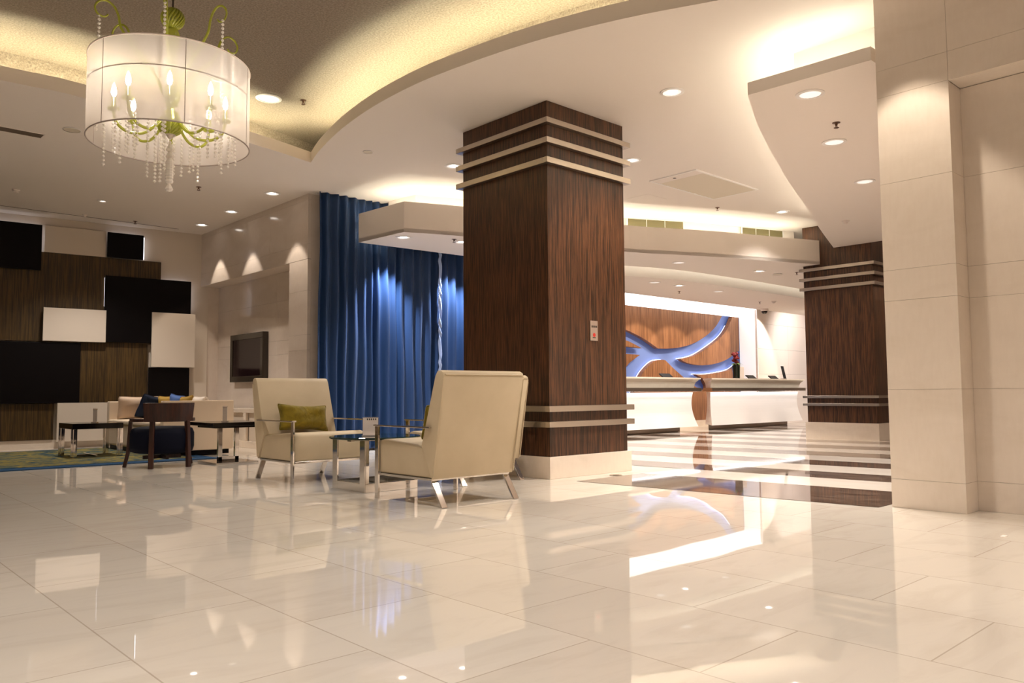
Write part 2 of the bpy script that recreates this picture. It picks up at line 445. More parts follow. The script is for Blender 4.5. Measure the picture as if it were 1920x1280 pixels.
courses('wall_right_jamb', 'limestone', lambda s, d, z: (s, 1.80 - d, z), PX + .001, PX + .22, [0, .19, .79, 1.39, 1.60, 2.20, 2.803], .01)
MB().b(PX + .24, PX + .5, YA_, 1.8, 0, 3.6).build('wall_right_back', 'backing', kind='structure')
courses('wall_right_lintel', 'limestone', lambda s, d, z: (PX + .245 - d, s, z), -1.5, 1.79, [2.806, 3.00, 3.60], .245, splits=[.6])
courses('wall_right_near', 'limestone', lambda s, d, z: (PX + .245 - d, s, z), YA_, -1.5, zs, .245)

# --- TV wall (plane X = 5.22) with an alcove
TX = 5.22; AY0, AY1, AZ = 10.28, 13.5, 2.63
rows = [0, .19, .79, 1.39, 1.60, 2.20, 2.63]
courses('wall_tv_near', 'wallmarble', lambda s, d, z: (TX + d, s, z), 9.75, AY0, rows, .05)
courses('wall_tv_top', 'wallmarble', lambda s, d, z: (TX + d, s, z), 9.75, YB, [2.634, 2.84, 3.45, CEIL + .05], .05, splits=[10.9, 12.5])
courses('wall_tv_far', 'wallmarble', lambda s, d, z: (TX + d, s, z), AY1, YB, rows, .05)
ab = TX + .32
courses('wall_tv_alcove', 'wallmarble', lambda s, d, z: (ab + d, s, z), AY0, AY1, rows, .05, splits=[11.3, 12.9])
mb = MB().b(TX + .05, ab, AY0 - .02, AY0 + .001, 0, AZ).b(TX + .05, ab, AY1 - .001, AY1 + .02, 0, AZ).b(TX + .002, ab, AY0, AY1, AZ, AZ + .03)
mb.build('wall_tv_reveals', 'wallmarble', kind='structure')
MB().b(TX + .052, TX + .34, 9.752, AY0 - .02, 0, 3.6).b(TX + .052, TX + .34, AY0 - .02, YB, AZ + .03, 3.6).b(ab + .052, ab + .2, AY0, AY1, 0, 3.6).build('wall_tv_core', 'wallmarble', kind='structure')

# --- panel wall, slightly skewed; s runs from the corner to the left
W0 = Vector((5.22, 13.48)); an = math.radians(-5.8)
DV = Vector((math.cos(an), math.sin(an))); NV = Vector((-DV.y, DV.x))
def PW(s, d, z): p = W0 + DV * s - NV * d; return (p.x, p.y, z)
def pbox(mb, s0, s1, d0, d1, z0, z1):
    v = [mb.bm.verts.new(PW(s, d, z)) for z in (z0, z1) for s, d in ((s0, d0), (s1, d0), (s1, d1), (s0, d1))]
    for q in ((0, 1, 2, 3), (4, 5, 6, 7), (0, 1, 5, 4), (1, 2, 6, 5), (2, 3, 7, 6), (3, 0, 4, 7)): mb.bm.faces.new([v[i] for i in q])
    return mb
pbox(MB(), -10.3, .12, -.2, 0, 0, CEIL + .05).build('wall_back', 'cream_wall', kind='structure')
pbox(MB(), -10.3, .0, 0, .035, 0, .13).build('baseboard_back', 'plinth', kind='structure')

# --- curtain side wall and reception wall
MB().b(TX + .34, 8.9, 9.78, 9.98, 0, CEIL + .05).build('wall_curtain', 'wallmarble', kind='structure')
MB().b(8.8, 9.0, 9.98, 10.9, 0, CEIL).build('wall_return', 'whitewall', kind='structure')
FY = 9.84; BY = 10.6
R_front = 16.95; R_back = 17.42
courses('wall_reception_right', 'whitewall', lambda s, d, z: (s, FY + d, z), R_front, XB, [0, .6, 1.2, 1.8, 2.4, 2.76], .05, .003, splits=[18.4, 19.9, 21.4])
MB().b(R_front + .6, XB, FY + .05, FY + .3, 0, 2.9).build('wall_reception_core', 'whitewall', kind='structure')
MB().b(8.9, 17.7, BY + .16, BY + .3, 0, 3.0).build('wall_reception_back', 'ribbonblue', kind='structure')
MB().b(8.9, 17.4, BY - .04, BY, 0, .14).build('baseboard_reception', 'plinth', kind='structure')

# ------------------------------------------------------------------ suspended soffits
LZ = 2.73
front = [(p[0], p[1]) for p in spline([(5.86, 8.40), (6.64, 8.12), (8.0, 7.75), (9.25, 7.43), (10.0, 7.10), (10.77, 6.76), (11.68, 6.45), (12.58, 6.12)], 6)]
rear = [(p[0], p[1]) for p in spline([(23.2, 8.5), (16.2, 8.08), (14.5, 8.03), (12.8, 8.06), (11.4, 8.15), (10.4, 8.40), (9.2, 8.92), (8.3, 9.40)], 6)]
rear2 = [(p[0], p[1]) for p in offset(rear, .16)]
poly = front + [(12.6, 6.44), (23.2, 6.44)] + rear2 + [(5.80, 9.40)]
sz = 2.875
MB().prism(poly, lambda p, k: (p[0], p[1], sz + .05 * k)).build('ceiling_soffit_reception', 'soffit', kind='structure')
# upstand of that soffit: returns on the left end, follows the curved front
edge = [(5.80, 9.40)] + front
ups = MB(); e2 = offset(edge, .04); e2[0] = Vector((5.84, 9.40)); e2[1] = Vector((5.90, 8.43))
for i in range(len(edge) - 1):
    a, b_, c_, d_ = edge[i], edge[i + 1], e2[i + 1], e2[i]
    for za, zb, P in ((sz - .002, 3.275, (a, b_)), (3.275, sz + .05, (c_, d_))):
        ups.quad((*P[0][:2], za), (*P[1][:2], za), (*P[1][:2], zb), (*P[0][:2], zb))
    ups.quad((a[0], a[1], 3.275), (b_[0], b_[1], 3.275), (c_[0], c_[1], 3.275), (d_[0], d_[1], 3.275))
ups.build('ceiling_soffit_fascia', 'soffit', kind='structure')
# bulkhead behind it, up to the ceiling
bk = offset([(6.3, 9.40)] + [(6.42, 8.75)] + front[4:], .0)
bko = [Vector((6.3, 9.42)), Vector((6.36, 8.85))] + offset(front, .58)[7:]
blk = MB()
for a, b_ in zip(bko, bko[1:]): blk.quad((a[0], a[1], sz + .05), (b_[0], b_[1], sz + .05), (b_[0], b_[1], CEIL), (a[0], a[1], CEIL))
blk.build('ceiling_bulkhead', 'soffit', kind='structure')
M['led2'] = glow('reception_cove_led', (1., .96, .80), 26)
tag(ledstrip('led_strip', [(p[0], p[1]) for p in front[1:-2]], sz + .26, .25, m='led2'), 'hidden LED strip on top of the reception soffit', 'light strip')
tag(ledstrip('led_strip', [(6.02, 9.3), (6.08, 8.6)], sz + .26, 0., m='led2'), 'hidden LED strip on the soffit end by the curtain', 'light strip')
M['led4'] = glow('slot_led', (1., .95, .80), 14)
# lower ceiling over the desks with its lit step
rl = rear[::-1]
low = [(8.3, 9.40), (8.3, BY + .2)] + [(23.2, BY + .2)] + rear
MB().prism(low, lambda p, k: (p[0], p[1], LZ + .3 * k)).build('ceiling_reception', 'plaster', kind='structure')

def vled(name, path, z0, z1, m):
    mb = MB()
    for a, b_ in zip(path, path[1:]): mb.quad((a[0], a[1], z0), (b_[0], b_[1], z0), (b_[0], b_[1], z1), (a[0], a[1], z1))
    return mb.build(name, m)
tag(vled('led_strip', [(p[0], p[1]) for p in offset(rear2, .03)][2:-2], sz + .085, sz + .105, 'led4'), 'hidden LED strip in the slot before the low reception ceiling', 'light strip')
# right-hand floating soffit
r0 = [(p[0], p[1]) for p in spline([(5.54, 3.24), (6.24, 3.56), (7.14, 3.92), (8.2, 4.32), (9.59, 4.81), (11.0, 5.33), (12.58, 5.88)], 6)]
polyR = [(5.60, 2.30)] + r0 + [(12.58, 2.30)]
SR = 3.12
MB().prism(polyR, lambda p, k: (p[0], p[1], SR + .10 * k)).build('ceiling_soffit_right', 'soffit', kind='structure')
r1 = offset(r0, -.34)
polyr = [(6.0, 2.30), (5.98, 3.02)] + [(p[0], p[1]) for p in r1[3:-1]] + [(12.5, 5.4), (12.5, 2.30)]
MB().prism(polyr, lambda p, k: (p[0], p[1], SR + .10 + (CEIL - SR - .10) * k)).build('ceiling_soffit_riser', 'soffit', kind='structure')
M['led3'] = glow('soffit_led', (1., .96, .80), 20)
tag(ledstrip('led_strip', r0[1:-4], SR + .115, -.22, m='led3'), 'hidden LED strip above the curved edge of the right soffit', 'light strip')
tag(ledstrip('led_strip', [(5.74, 2.35), (5.70, 3.1)], SR + .115, 0., m='led3'), 'hidden LED strip above the front edge of the right soffit', 'light strip')

# ------------------------------------------------------------------ columns
def column(label, x0, x1, y0, y1, top, base_h, bands, loc):
    c = thing('column', label, 'column', loc, kind='thing')
    X, Y = loc[0], loc[1]
    MB().b(x0 - X, x1 - X, y0 - Y, y1 - Y, base_h, top).build('shaft', 'wenge', c)
    MB().b(x0 - X - .03, x1 - X + .03, y0 - Y - .03, y1 - Y + .03, 0, base_h).build('plinth', 'plinth', c, bevel=.003)
    for z0, z1 in bands:
        q = MB(); e = .055
        a0, a1, b0, b1 = x0 - X, x1 - X, y0 - Y, y1 - Y
        q.b(a0 - e, a1 + e, b0 - e, b0 - .0, z0, z1).b(a0 - e, a1 + e, b1, b1 + e, z0, z1).b(a0 - e, a0, b0, b1, z0, z1).b(a1, a1 + e, b0, b1, z0, z1)
        q.build('band', 'steel', c, bevel=.002)
    return c
CX0, CX1, CY0, CY1 = 5.20, 6.31, 5.14, 6.38
column('big square dark wood column standing behind the cream armchairs', CX0, CX1, CY0, CY1, CEIL - .002, .20,
       [(3.30, 3.35), (3.11, 3.163), (2.92, 2.974), (.611, .664), (.468, .521)], (5.755, 5.76, 0))
fc = column('far dark wood column beside the limestone wall and the desks', 12.6, 13.75, 5.28, 6.42, CEIL - .002, .275,
       [(2.775, 2.825), (2.615, 2.665), (2.455, 2.505), (.67, .71), (.545, .585)], (13.17, 5.85, 0))
# notice plate on the big column
p = thing('notice_plate', 'small grey notice plate with a red emblem on the column', 'sign', (5.817, CY0, 1.385))
MB().b(-.053, .053, -.012, 0, -.097, .097).build('plate', 'plate', p, bevel=.002)
q = MB()
for k in range(5): q.b(-.038 + k * .017, -.038 + k * .017 + (.010 if k % 2 else .012), -.0135, -.012, .030, .050)
q.build('lettering', 'ink', p)
MB().lathe([(0, .001), (.02, 0), (.02, -.002)], 20).build('emblem', 'red', p, loc=(0, -.0125, -.042)).rotation_euler = (PI / 2, 0, 0)
MB().b(-.022, .022, -.0135, -.012, -.072, -.064).build('emblem_base', 'ink', p)

# ------------------------------------------------------------------ decorative wall panels
def panel(label, s0, s1, z0, z1, d0, d1, m, group=None):
    o = pbox(MB(), s0, s1, d0, d1, z0, z1)
    o = o.build('decorative_panel', m, bevel=.003); return tag(o, label, 'wall panel', group, 'thing')
T = .05
panel('black panel at the upper left touching the ceiling, beside a cream one', -3.9, -2.375, 2.69, 3.385, .09, .13, 'black')
panel('cream panel at the ceiling between two black panels', -2.335, -1.485, 2.988, 3.40, .02, .06, 'cream_wall')
panel('small square black panel near the ceiling above the wood', -1.475, -.945, 2.985, 3.385, .09, .13, 'black')
panel('large upper olive-brown wood panel spanning the wall under the ceiling panels', -4.9, -.655, 1.62, 2.985, .02, .055, 'panelwood')
panel('large black panel right of the upper wood, above the cream square', -1.495, -.19, 1.635, 2.69, .09, .125, 'black')
panel('small cream panel projecting from the lower edge of the upper wood', -2.33, -1.472, 1.625, 2.13, .128, .165, 'cream_wall')
panel('tall cream panel at the right end near the alcove corner', -.80, -.125, 1.25, 2.14, .128, .17, 'cream_wall')
panel('wide black panel at the lower left above the brown base panel', -4.2, -1.81, .683, 1.605, .09, .125, 'black')
panel('lower wood panel in the middle, behind the sofa', -1.805, -.835, .55, 1.62, .02, .055, 'panelwood')
panel('black panel at the lower right behind the sofa cushions', -.82, -.19, .30, 1.245, .07, .11, 'black')
panel('brown wood panel at the bottom left above the white baseboard', -4.4, -2.14, .13, .678, .02, .06, 'panelwood')
panel('cream panel at the bottom behind the low black table', -2.105, -1.0, .10, .685, .10, .14, 'cream_wall')
panel('black panel beyond the left edge above the brown base panel', -6.6, -4.25, .683, 1.605, .03, .06, 'black')
panel('cream panel beyond the left end of the panel wall', -6.4, -4.95, 1.7, 2.9, .06, .10, 'cream_wall')
M['ledw'] = glow('panel_back_led', (.92, .90, 1.), 3.2)
for lab, a in {'above the top left black panel': (-3.8, -2.42, .05, 3.36), 'above the small black panel': (-1.44, -.98, .05, 3.36), 'above the large black panel': (-.62, -.22, .05, 2.665)}.items():
    tag(pbox(MB(), a[0], a[1], a[2] - .006, a[2] + .006, a[3] - .006, a[3] + .006).build('led_strip', 'ledw'), 'hidden white LED strip ' + lab, 'light strip')
for lab, (s, z0, z1) in {'at the right edge of the top left black panel': (-2.385, 2.99, 3.36), 'at the right edge of the small black panel': (-.93, 3.0, 3.36), 'at the right edge of the large black panel': (-.20, 2.2, 2.66), 'at the left edge of the tall cream panel': (-.785, 1.66, 2.12), 'at the left edge of the large black panel': (-1.485, 2.2, 2.66)}.items():
    tag(pbox(MB(), s - .006, s + .006, .06, .072, z0, z1).build('led_strip', 'ledw'), 'hidden white LED strip ' + lab, 'light strip')

# ------------------------------------------------------------------ television, bench
t_ = thing('television', 'wall-mounted switched-off television in a dark frame', 'television', (ab, 12.17, 1.38), kind='thing')
yw, zh = .60, .385
MB().prism([(-.08, yw), (-.08, -yw), (0, -yw), (0, yw)], lambda p, k: (p[0], p[1], -zh + 2 * zh * k)).build('body', 'tvframe', t_, bevel=.004)
fr = MB(); fw_ = .09
fr.b(-.095, -.08, -yw, yw, zh - fw_, zh).b(-.095, -.08, -yw, yw, -zh, -zh + fw_).b(-.095, -.08, -yw, -yw + fw_, -zh + fw_, zh - fw_).b(-.095, -.08, yw - fw_, yw, -zh + fw_, zh - fw_)
fr.build('frame', 'tvframe', t_, bevel=.004)
MB().b(-.085, -.081, -yw + fw_, yw - fw_, -zh + fw_, zh - fw_).build('screen', 'screen', t_)
bch = thing('alcove_bench', 'low white built-in bench at the foot of the alcove', 'bench', (5.3, 11.2, 0))
MB().b(-.14, .2, -.9, 2.2, .0, .10).b(-.14, .2, -.9, 2.2, .52, .58).b(-.14, -.10, -.9, -.8, .1, .52).b(-.14, -.10, .3, .4, .1, .52).b(-.14, -.10, 1.5, 1.6, .1, .52).build('carcass', 'plinth', bch, bevel=.004)
MB().b(-.09, .2, -.9, 2.2, .1, .52).build('recessed_front', 'cream_wall', bch)

# ------------------------------------------------------------------ curtains
def curtain(label, x0, x1, y, z0, z1, seed, hem=None):
    rnd = random.Random(seed); nx = int((x1 - x0) / .012); nz = 30
    ph = []; x = 0.; k = 0.
    lam = [rnd.uniform(.10, .19) for _ in range(60)]; amp = [rnd.uniform(.028, .055) for _ in range(60)]
    def prof(x, tz):
        u = x; i = 0
        while u > lam[i]: u -= lam[i]; i += 1
        w = .5 - .5 * math.cos(u / lam[i] * 2 * PI)
        return amp[i] * (w * 2 - 1) * (.75 + .35 * tz)
    t0 = thing('curtain', label, 'curtain', ((x0 + x1) / 2, y, 0), kind='thing'); mb = MB(); g = []
    for j in range(nz + 1):
        tz = 1 - j / nz; z = z0 + (z1 - z0) * j / nz; row = []
        for i in range(nx + 1):
            x = (x1 - x0) * i / nx
            sway = .018 * math.sin(x * 3.1 + z * 1.3 + seed) * tz
            row.append(mb.bm.verts.new((x0 + x + sway - .02 * tz * (1 if i == 0 else 0) - (x0 + x1) / 2, prof(x, tz) + .01 * math.sin(z * 4 + x * 9), z)))
        g.append(row)
    for j in range(nz):
        for i in range(nx): mb.bm.faces.new((g[j][i], g[j][i + 1], g[j + 1][i + 1], g[j + 1][i]))
    cl = mb.build('cloth', 'curtain', t0, smooth=True)
    md = cl.modifiers.new('sol', 'SOLIDIFY'); md.thickness = .004
    if hem:
        mb = MB(); g = []
        for j in range(90):
            z = z0 + (hem[1] - z0) * j / 89; row = []
            for i in range(7):
                x = hem[0] + .055 * i / 6
                row.append(mb.bm.verts.new((x - (x0 + x1) / 2, -.085 + .014 * math.sin(j * 1.05 + i * .9 + 2 * math.sin(j * .37)), z)))
            g.append(row)
        for j in range(89):
            for i in range(6): mb.bm.faces.new((g[j][i], g[j][i + 1], g[j + 1][i + 1], g[j + 1][i]))
        hm = mb.build('lining_hem', 'lining', t0, smooth=True); hm['label'] = 'crinkled pale blue lining hem'
    MB().b(x0 - (x0 + x1) / 2, x1 - (x0 + x1) / 2, .06, .08, z1 - .02, z1).build('track', 'trimwhite', t0)
    return t0
curtain('long blue pleated curtain hanging between the stone wall and the column', 5.27, 7.31, 9.56, .03, 3.528, 3, (7.24, 3.05))
curtain('narrow blue curtain right of the crinkled hem, half hidden by the column', 7.30, 8.75, 9.575, .03, 3.528, 11)

# ------------------------------------------------------------------ armchairs
def make_armchair(label, loc, rz):
    t0 = thing('armchair', label, 'armchair', loc, rz, 'cream leather armchairs')
    w = .365
    seat = [(-.285, .195), (.375, .195), (.385, .21), (.385, .405), (.365, .435), (.30, .447), (-.14, .415), (-.235, .40)]
    MB().prism(seat, lambda p, k: (-w + 2 * w * k, p[0], p[1])).build('seat', 'leather', t0, bevel=.016, seg=3, smooth=True)
    back = [(-.305, .19), (-.29, .215), (-.185, .42), (-.345, .905), (-.37, .94), (-.40, .945), (-.43, .93), (-.44, .90)]
    MB().prism(back, lambda p, k: (-w - .012 + 2 * (w + .012) * k, p[0], p[1])).build('backrest', 'leather', t0, bevel=.016, seg=3, smooth=True)
    pip = MB()
    for s in (-1, 1): pip.tube([(s * (w + .011), -.318, .205), (s * (w + .011), -.436, .885), ], .005, 6)
    pip.tube([(-w, -.441, .915), (w, -.441, .915)], .005, 6)
    pip.build('piping', 'leather', t0)
    fr_ = MB().b(-w - .005, w + .005, .35, .375, .175, .195).b(-w - .005, -w + .02, -.28, .375, .178, .195).b(w - .02, w + .005, -.28, .375, .178, .195).b(-w, w, -.285, -.26, .178, .195)
    fr_.build('frame', 'chromesoft', t0, bevel=.002)
    for s in (-1, 1):
        x = s * (w + .012)
        MB().b(x - .008, x + .008, .355, .40, 0, .548).build('leg', 'chrome', t0, bevel=.002)
        MB().bar([(x, .40, .548), (x, -.30, .548)], .045, .012).build('armrest', 'chrome', t0, bevel=.002)
        xr = s * (w - .03)
        MB().bar([(xr, -.262, .19), (xr, -.39, 0)], .05, .014, (0, 1, .4)).build('leg', 'chrome', t0, bevel=.002)
    return t0
a1 = make_armchair('cream leather armchair facing the viewer, before the blue curtain', (3.70, 6.825, 0), PI)
a2 = dup(a1, (3.715, 4.752, 0), 0., 'nearest cream leather armchair, seen from behind')
a3 = dup(a1, (4.63, 5.655, 0), 0., 'cream armchair almost hidden behind the nearest armchair, beside the column')

def cushion(name, label, w, h, d, m, loc, rot, cat='cushion', group=None, pinch=.10, seed=1):
    rnd = random.Random(seed); mb = MB(); nu, nv = 20, 16; g = {}
    for side in (1, -1):
        for i in range(nu + 1):
            for j in range(nv + 1):
                u = -1 + 2 * i / nu; v = -1 + 2 * j / nv
                kc = 1 - .085 * (u * u * v * v) ** 2
                t_ = max(0., (1 - u ** 4)) ** .55 * max(0., (1 - v ** 4)) ** .55
                px = u * (1 - pinch * (1 - v * v) * .9 * abs(u) ** 2) ; pz = v * (1 - pinch * 1.3 * (1 - u * u) * abs(v) ** 2)
                wr = .05 * math.sin(u * 5 + v * 3 + seed) + .04 * math.sin(v * 8 - u * 4 + seed * 2)
                y = side * d / 2 * t_ * (1 + wr)
                if (i in (0, nu) or j in (0, nv)) and side == -1: g[(side, i, j)] = g[(1, i, j)]
                else: g[(side, i, j)] = mb.bm.verts.new((px * kc * w / 2, y, pz * kc * h / 2))
    for side in (1, -1):
        for i in range(nu):
            for j in range(nv): mb.bm.faces.new([g[(side, i, j)], g[(side, i + 1, j)], g[(side, i + 1, j + 1)], g[(side, i, j + 1)]])
    edge_ = [g[(1, i, 0)].co.copy() for i in range(nu)] + [g[(1, nu, j)].co.copy() for j in range(nv)] + [g[(1, i, nv)].co.copy() for i in range(nu, 0, -1)] + [g[(1, 0, j)].co.copy() for j in range(nv, 0, -1)]
    o = mb.build(name, m, smooth=True); o.location = loc; o.rotation_euler = rot
    tag(o, label, cat, group)
    MB().tube(edge_, .005, 6, closed=True).build('piping', m, o, smooth=True)
    return o
cushion('lumbar_cushion', 'olive velvet cushion on the armchair facing the viewer', .56, .27, .15, 'olive', (3.69, 6.95, .565), (math.radians(-14), math.radians(3), math.radians(3)), group='olive armchair cushions', pinch=.16, seed=3)
cushion('lumbar_cushion', 'olive velvet cushion peeking out from the nearest armchair', .52, .27, .14, 'olive', (3.70, 4.70, .575), (math.radians(14), 0, 0), group='olive armchair cushions', seed=5)

# ------------------------------------------------------------------ round glass table between the armchairs
tb = thing('coffee_table', 'round glass coffee table on chrome legs between the armchairs', 'coffee table', (3.70, 5.72, 0))
MB().lathe([(0, .418), (.372, .418), (.378, .424), (.378, .430), (.372, .436), (0, .436)], 48).build('glass_top', 'tableglass', tb)
for sx in (-1, 1):
    for sy in (-1, 1):
        x, y = sx * .25, sy * .25
        MB().b(x - .008, x + .008, y - sy * .075, y, 0, .412).b(x, x - sx * .03, y - .006, y + .006, .07, .412).build('leg', 'chrome', tb, bevel=.002)
q = MB()
for s in (-1, 1): q.b(-.25, .25, s * .25 - .006, s * .25 + .006, 0, .07).b(s * .25 - .006, s * .25 + .006, -.24, .24, 0, .07)
q.build('base_frame', 'chrome', tb, bevel=.002)
q = MB().b(-.25, .25, -.03, .03, .395, .415).b(-.03, .03, -.25, .25, .395, .415)
q.build('cross_brace', 'chrome', tb, bevel=.002)
ms = thing('menu_stand', 'clear menu stand with white card on the round glass table', 'menu stand', (3.655, 5.72, .4365), math.radians(-38))
MB().b(-.068, .068, -.05, .05, 0, .006).build('foot', 'acrylic', ms)
MB().b(-.066, .066, -.006, -.003, .005, .155).build('sleeve', 'acrylic', ms)
MB().b(-.062, .062, -.0085, -.0065, .007, .148).build('card', 'card', ms)
q = MB()
for k in range(5): q.b(-.03 + k * .017, -.02 + k * .017, -.0095, -.0084, .130, .144)
q.build('lettering', 'ink', ms)

# ------------------------------------------------------------------ sofa with cushions
sf = thing('sofa', 'cream fabric sofa with high end panels along the alcove wall', 'sofa', (4.04, 11.57, 0))
MB().b(-.42, .42, -1.12, 1.12, 0, .06).build('plinth', 'black', sf)
MB().b(-.46, .46, -1.17, -1.07, .06, .705).build('end_panel', 'sofa', sf, bevel=.012, seg=3)
MB().b(-.46, .46, 1.07, 1.17, .06, .69).build('end_panel', 'sofa', sf, bevel=.012, seg=3)
MB().b(.28, .46, -1.07, 1.07, .06, .69).build('backrest', 'sofa', sf, bevel=.02, seg=3)
MB().b(-.46, .28, -1.07, 1.07, .06, .36).build('base', 'sofa', sf, bevel=.03, seg=3)
MB().b(-.47, .28, -1.065, 0, .36, .43).build('seat_cushion', 'sofa', sf, bevel=.025, seg=3)
MB().b(-.47, .28, 0, 1.065, .36, .43).build('seat_cushion', 'sofa', sf, bevel=.025, seg=3)
cg = 'scatter cushions on the sofa'
R = math.radians
cushion('scatter_cushion', 'large beige cushion leaning at the far end of the sofa', .60, .36, .14, 'beigefab', (3.93, 12.46, .595), (R(10), 0, 0), group=cg, seed=2)
cushion('scatter_cushion', 'navy cushion leaning against the large beige sofa cushion', .40, .38, .13, 'navyfab', (4.02, 12.22, .60), (R(18), R(12), R(20)), group=cg, seed=4)
cushion('scatter_cushion', 'mustard cushion next to the navy one, against the sofa back', .38, .36, .13, 'mustard', (4.22, 12.05, .60), (R(12), R(0), R(-72)), group=cg, seed=6)
cushion('scatter_cushion', 'bright blue cushion peeping over the middle of the sofa', .40, .40, .14, 'bluefab', (4.20, 11.55, .60), (R(12), R(6), R(-80)), group=cg, seed=8)
cushion('scatter_cushion', 'mustard cushion between the blue cushion and the white one', .38, .36, .13, 'mustard', (4.20, 11.18, .60), (R(12), R(-4), R(-85)), group=cg, seed=9)
cushion('scatter_cushion', 'white cushion lying at the near end of the sofa', .44, .38, .14, 'whitefab', (4.20, 10.72, .585), (R(12), 0, R(-90)), group=cg, seed=10)

# ------------------------------------------------------------------ wooden tub chair
wc = thing('tub_chair', 'dark wood tub chair with navy drum seat, seen from behind', 'chair', (3.165, 9.20, 0), R(-3))
MB().lathe([(0, .155), (.27, .155), (.315, .17), (.33, .22), (.33, .37), (.31, .42), (.25, .44), (0, .445)], 40).build('seat', 'navyseat', wc, smooth=True)
# curved back rail: an arc, tall at the rear, dropping to the arms
def arc_rail(a0, a1, r, zlo, zhi, th, nseg=28):
    mb = MB(); rows_ = []
    for i in range(nseg + 1):
        a = a0 + (a1 - a0) * i / nseg
        zl, zh_ = zlo(a), zhi(a); c, s_ = math.cos(a), math.sin(a)
        rows_.append([mb.bm.verts.new((rr * c, rr * s_, z)) for rr, z in ((r, zl), (r + th, zl), (r + th + .02 * (zh_ > .6), zh_), (r + .02 * (zh_ > .6), zh_))])
    for a, b_ in zip(rows_, rows_[1:]):
        for k in range(4): mb.bm.faces.new((a[k], a[(k + 1) % 4], b_[(k + 1) % 4], b_[k]))
    mb.bm.faces.new(rows_[0][::-1]); mb.bm.faces.new(rows_[-1]); return mb
arc_rail(R(-90 - 50), R(-90 + 50), .305, lambda a: .50, lambda a: .705, .03).build('backrest', 'chairwood', wc, bevel=.004)
for s in (-1, 1):
    A0 = R(-90 + s * 50); A1 = R(-90 + s * 112)
    arc_rail(A0, A1, .303, lambda a: .50, lambda a: .535, .034, 14).build('armrest', 'chairwood', wc, bevel=.004)
for a, dz in ((-124, 0), (-56, 0), (158, .03), (22, .03)):
    c, s_ = math.cos(R(a)), math.sin(R(a))
    r_t, r_m, r_b = .325, .345, .35 + dz
    MB().bar([(r_b * c, r_b * s_, 0), (r_m * c, r_m * s_, .16), (r_t * c, r_t * s_, .51)], .05, .036, (c, s_, 0)).build('leg', 'chairwood', wc, bevel=.003)
MB().b(-.20, .20, -.015, .015, .09, .13).b(-.015, .015, -.20, .20, .09, .13).build('stretcher', 'chairwood', wc)

# ------------------------------------------------------------------ side tables
ta = thing('side_table', 'low black table with chrome corner legs before the panel wall', 'side table', (3.02, 11.42, 0), 0., 'black and chrome tables')
MB().b(-.30, .30, -.33, .33, .355, .425).build('table_top', 'blackgloss', ta, bevel=.003)
for sx in (-1, 1):
    for sy in (-1, 1):
        x, y = sx * .27, sy * .30
        MB().b(x - .012, x + .012, y - .032, y + .032, 0, .355).b(x - .035, x + .035, y - .010, y + .010, 0, .355).build('leg', 'chrome', ta, bevel=.002)
MB().b(-.26, .26, -.012, .012, .0, .02).b(-.012, .012, -.29, .29, .0, .02).build('base_cross', 'chrome', ta)
tbb = thing('side_table', 'black square table on a chrome pedestal beside the wooden chair', 'side table', (3.90, 9.16, 0), 0., 'black and chrome tables')
MB().b(-.33, .33, -.36, .36, .435, .475).build('table_top', 'blackgloss', tbb, bevel=.003)
MB().b(-.26, .26, -.26, .26, .41, .435).build('under_frame', 'blackgloss', tbb)
for sx in (-1, 1): MB().b(sx * .10 - .024, sx * .10 + .024, -.02, .02, .02, .41).build('upright', 'chrome', tbb, bevel=.002)
MB().b(-.124, .124, -.02, .02, .02, .07).build('lower_bar', 'chrome', tbb, bevel=.002)
MB().b(-.25, .25, -.27, .27, 0, .02).build('base_plate', 'chromesoft', tbb, bevel=.002)
def stand(label, loc):
    s0 = thing('card_holder', label, 'card holder', loc, R(-40), 'slim card holders')
    MB().b(-.035, .035, -.03, .03, 0, .012).build('foot', 'chrome', s0, bevel=.002)
    MB().b(-.024, .024, -.006, .006, .012, .17).build('sleeve', 'acrylic', s0)
    MB().b(-.026, .026, -.009, .009, .165, .183).build('cap', 'chrome', s0, bevel=.002)
stand('slim upright card holder on the table beside the wooden chair', (3.84, 9.12, .4755))
stand('slim upright card holder on the low table before the panels', (3.06, 11.40, .4255))

# ------------------------------------------------------------------ rug
rg = thing('rug', 'patterned blue and yellow rug under the sofa and low table', 'rug', (1.2, 11.4, 0))
MB().b(-3.2, 2.85, -1.62, 1.72, .0005, .010).build('border', 'rugblue', rg)
MB().b(-3.1, 2.65, -1.36, 1.60, .010, .013).build('pile', 'rug', rg)
for o_ in (sf, ta): o_.location.z = .0135
for o_ in list(bpy.data.objects):
    if o_.get('label', '') in ('slim upright card holder on the low table before the panels',) or o_.get('group') == cg: o_.location.z += .0135

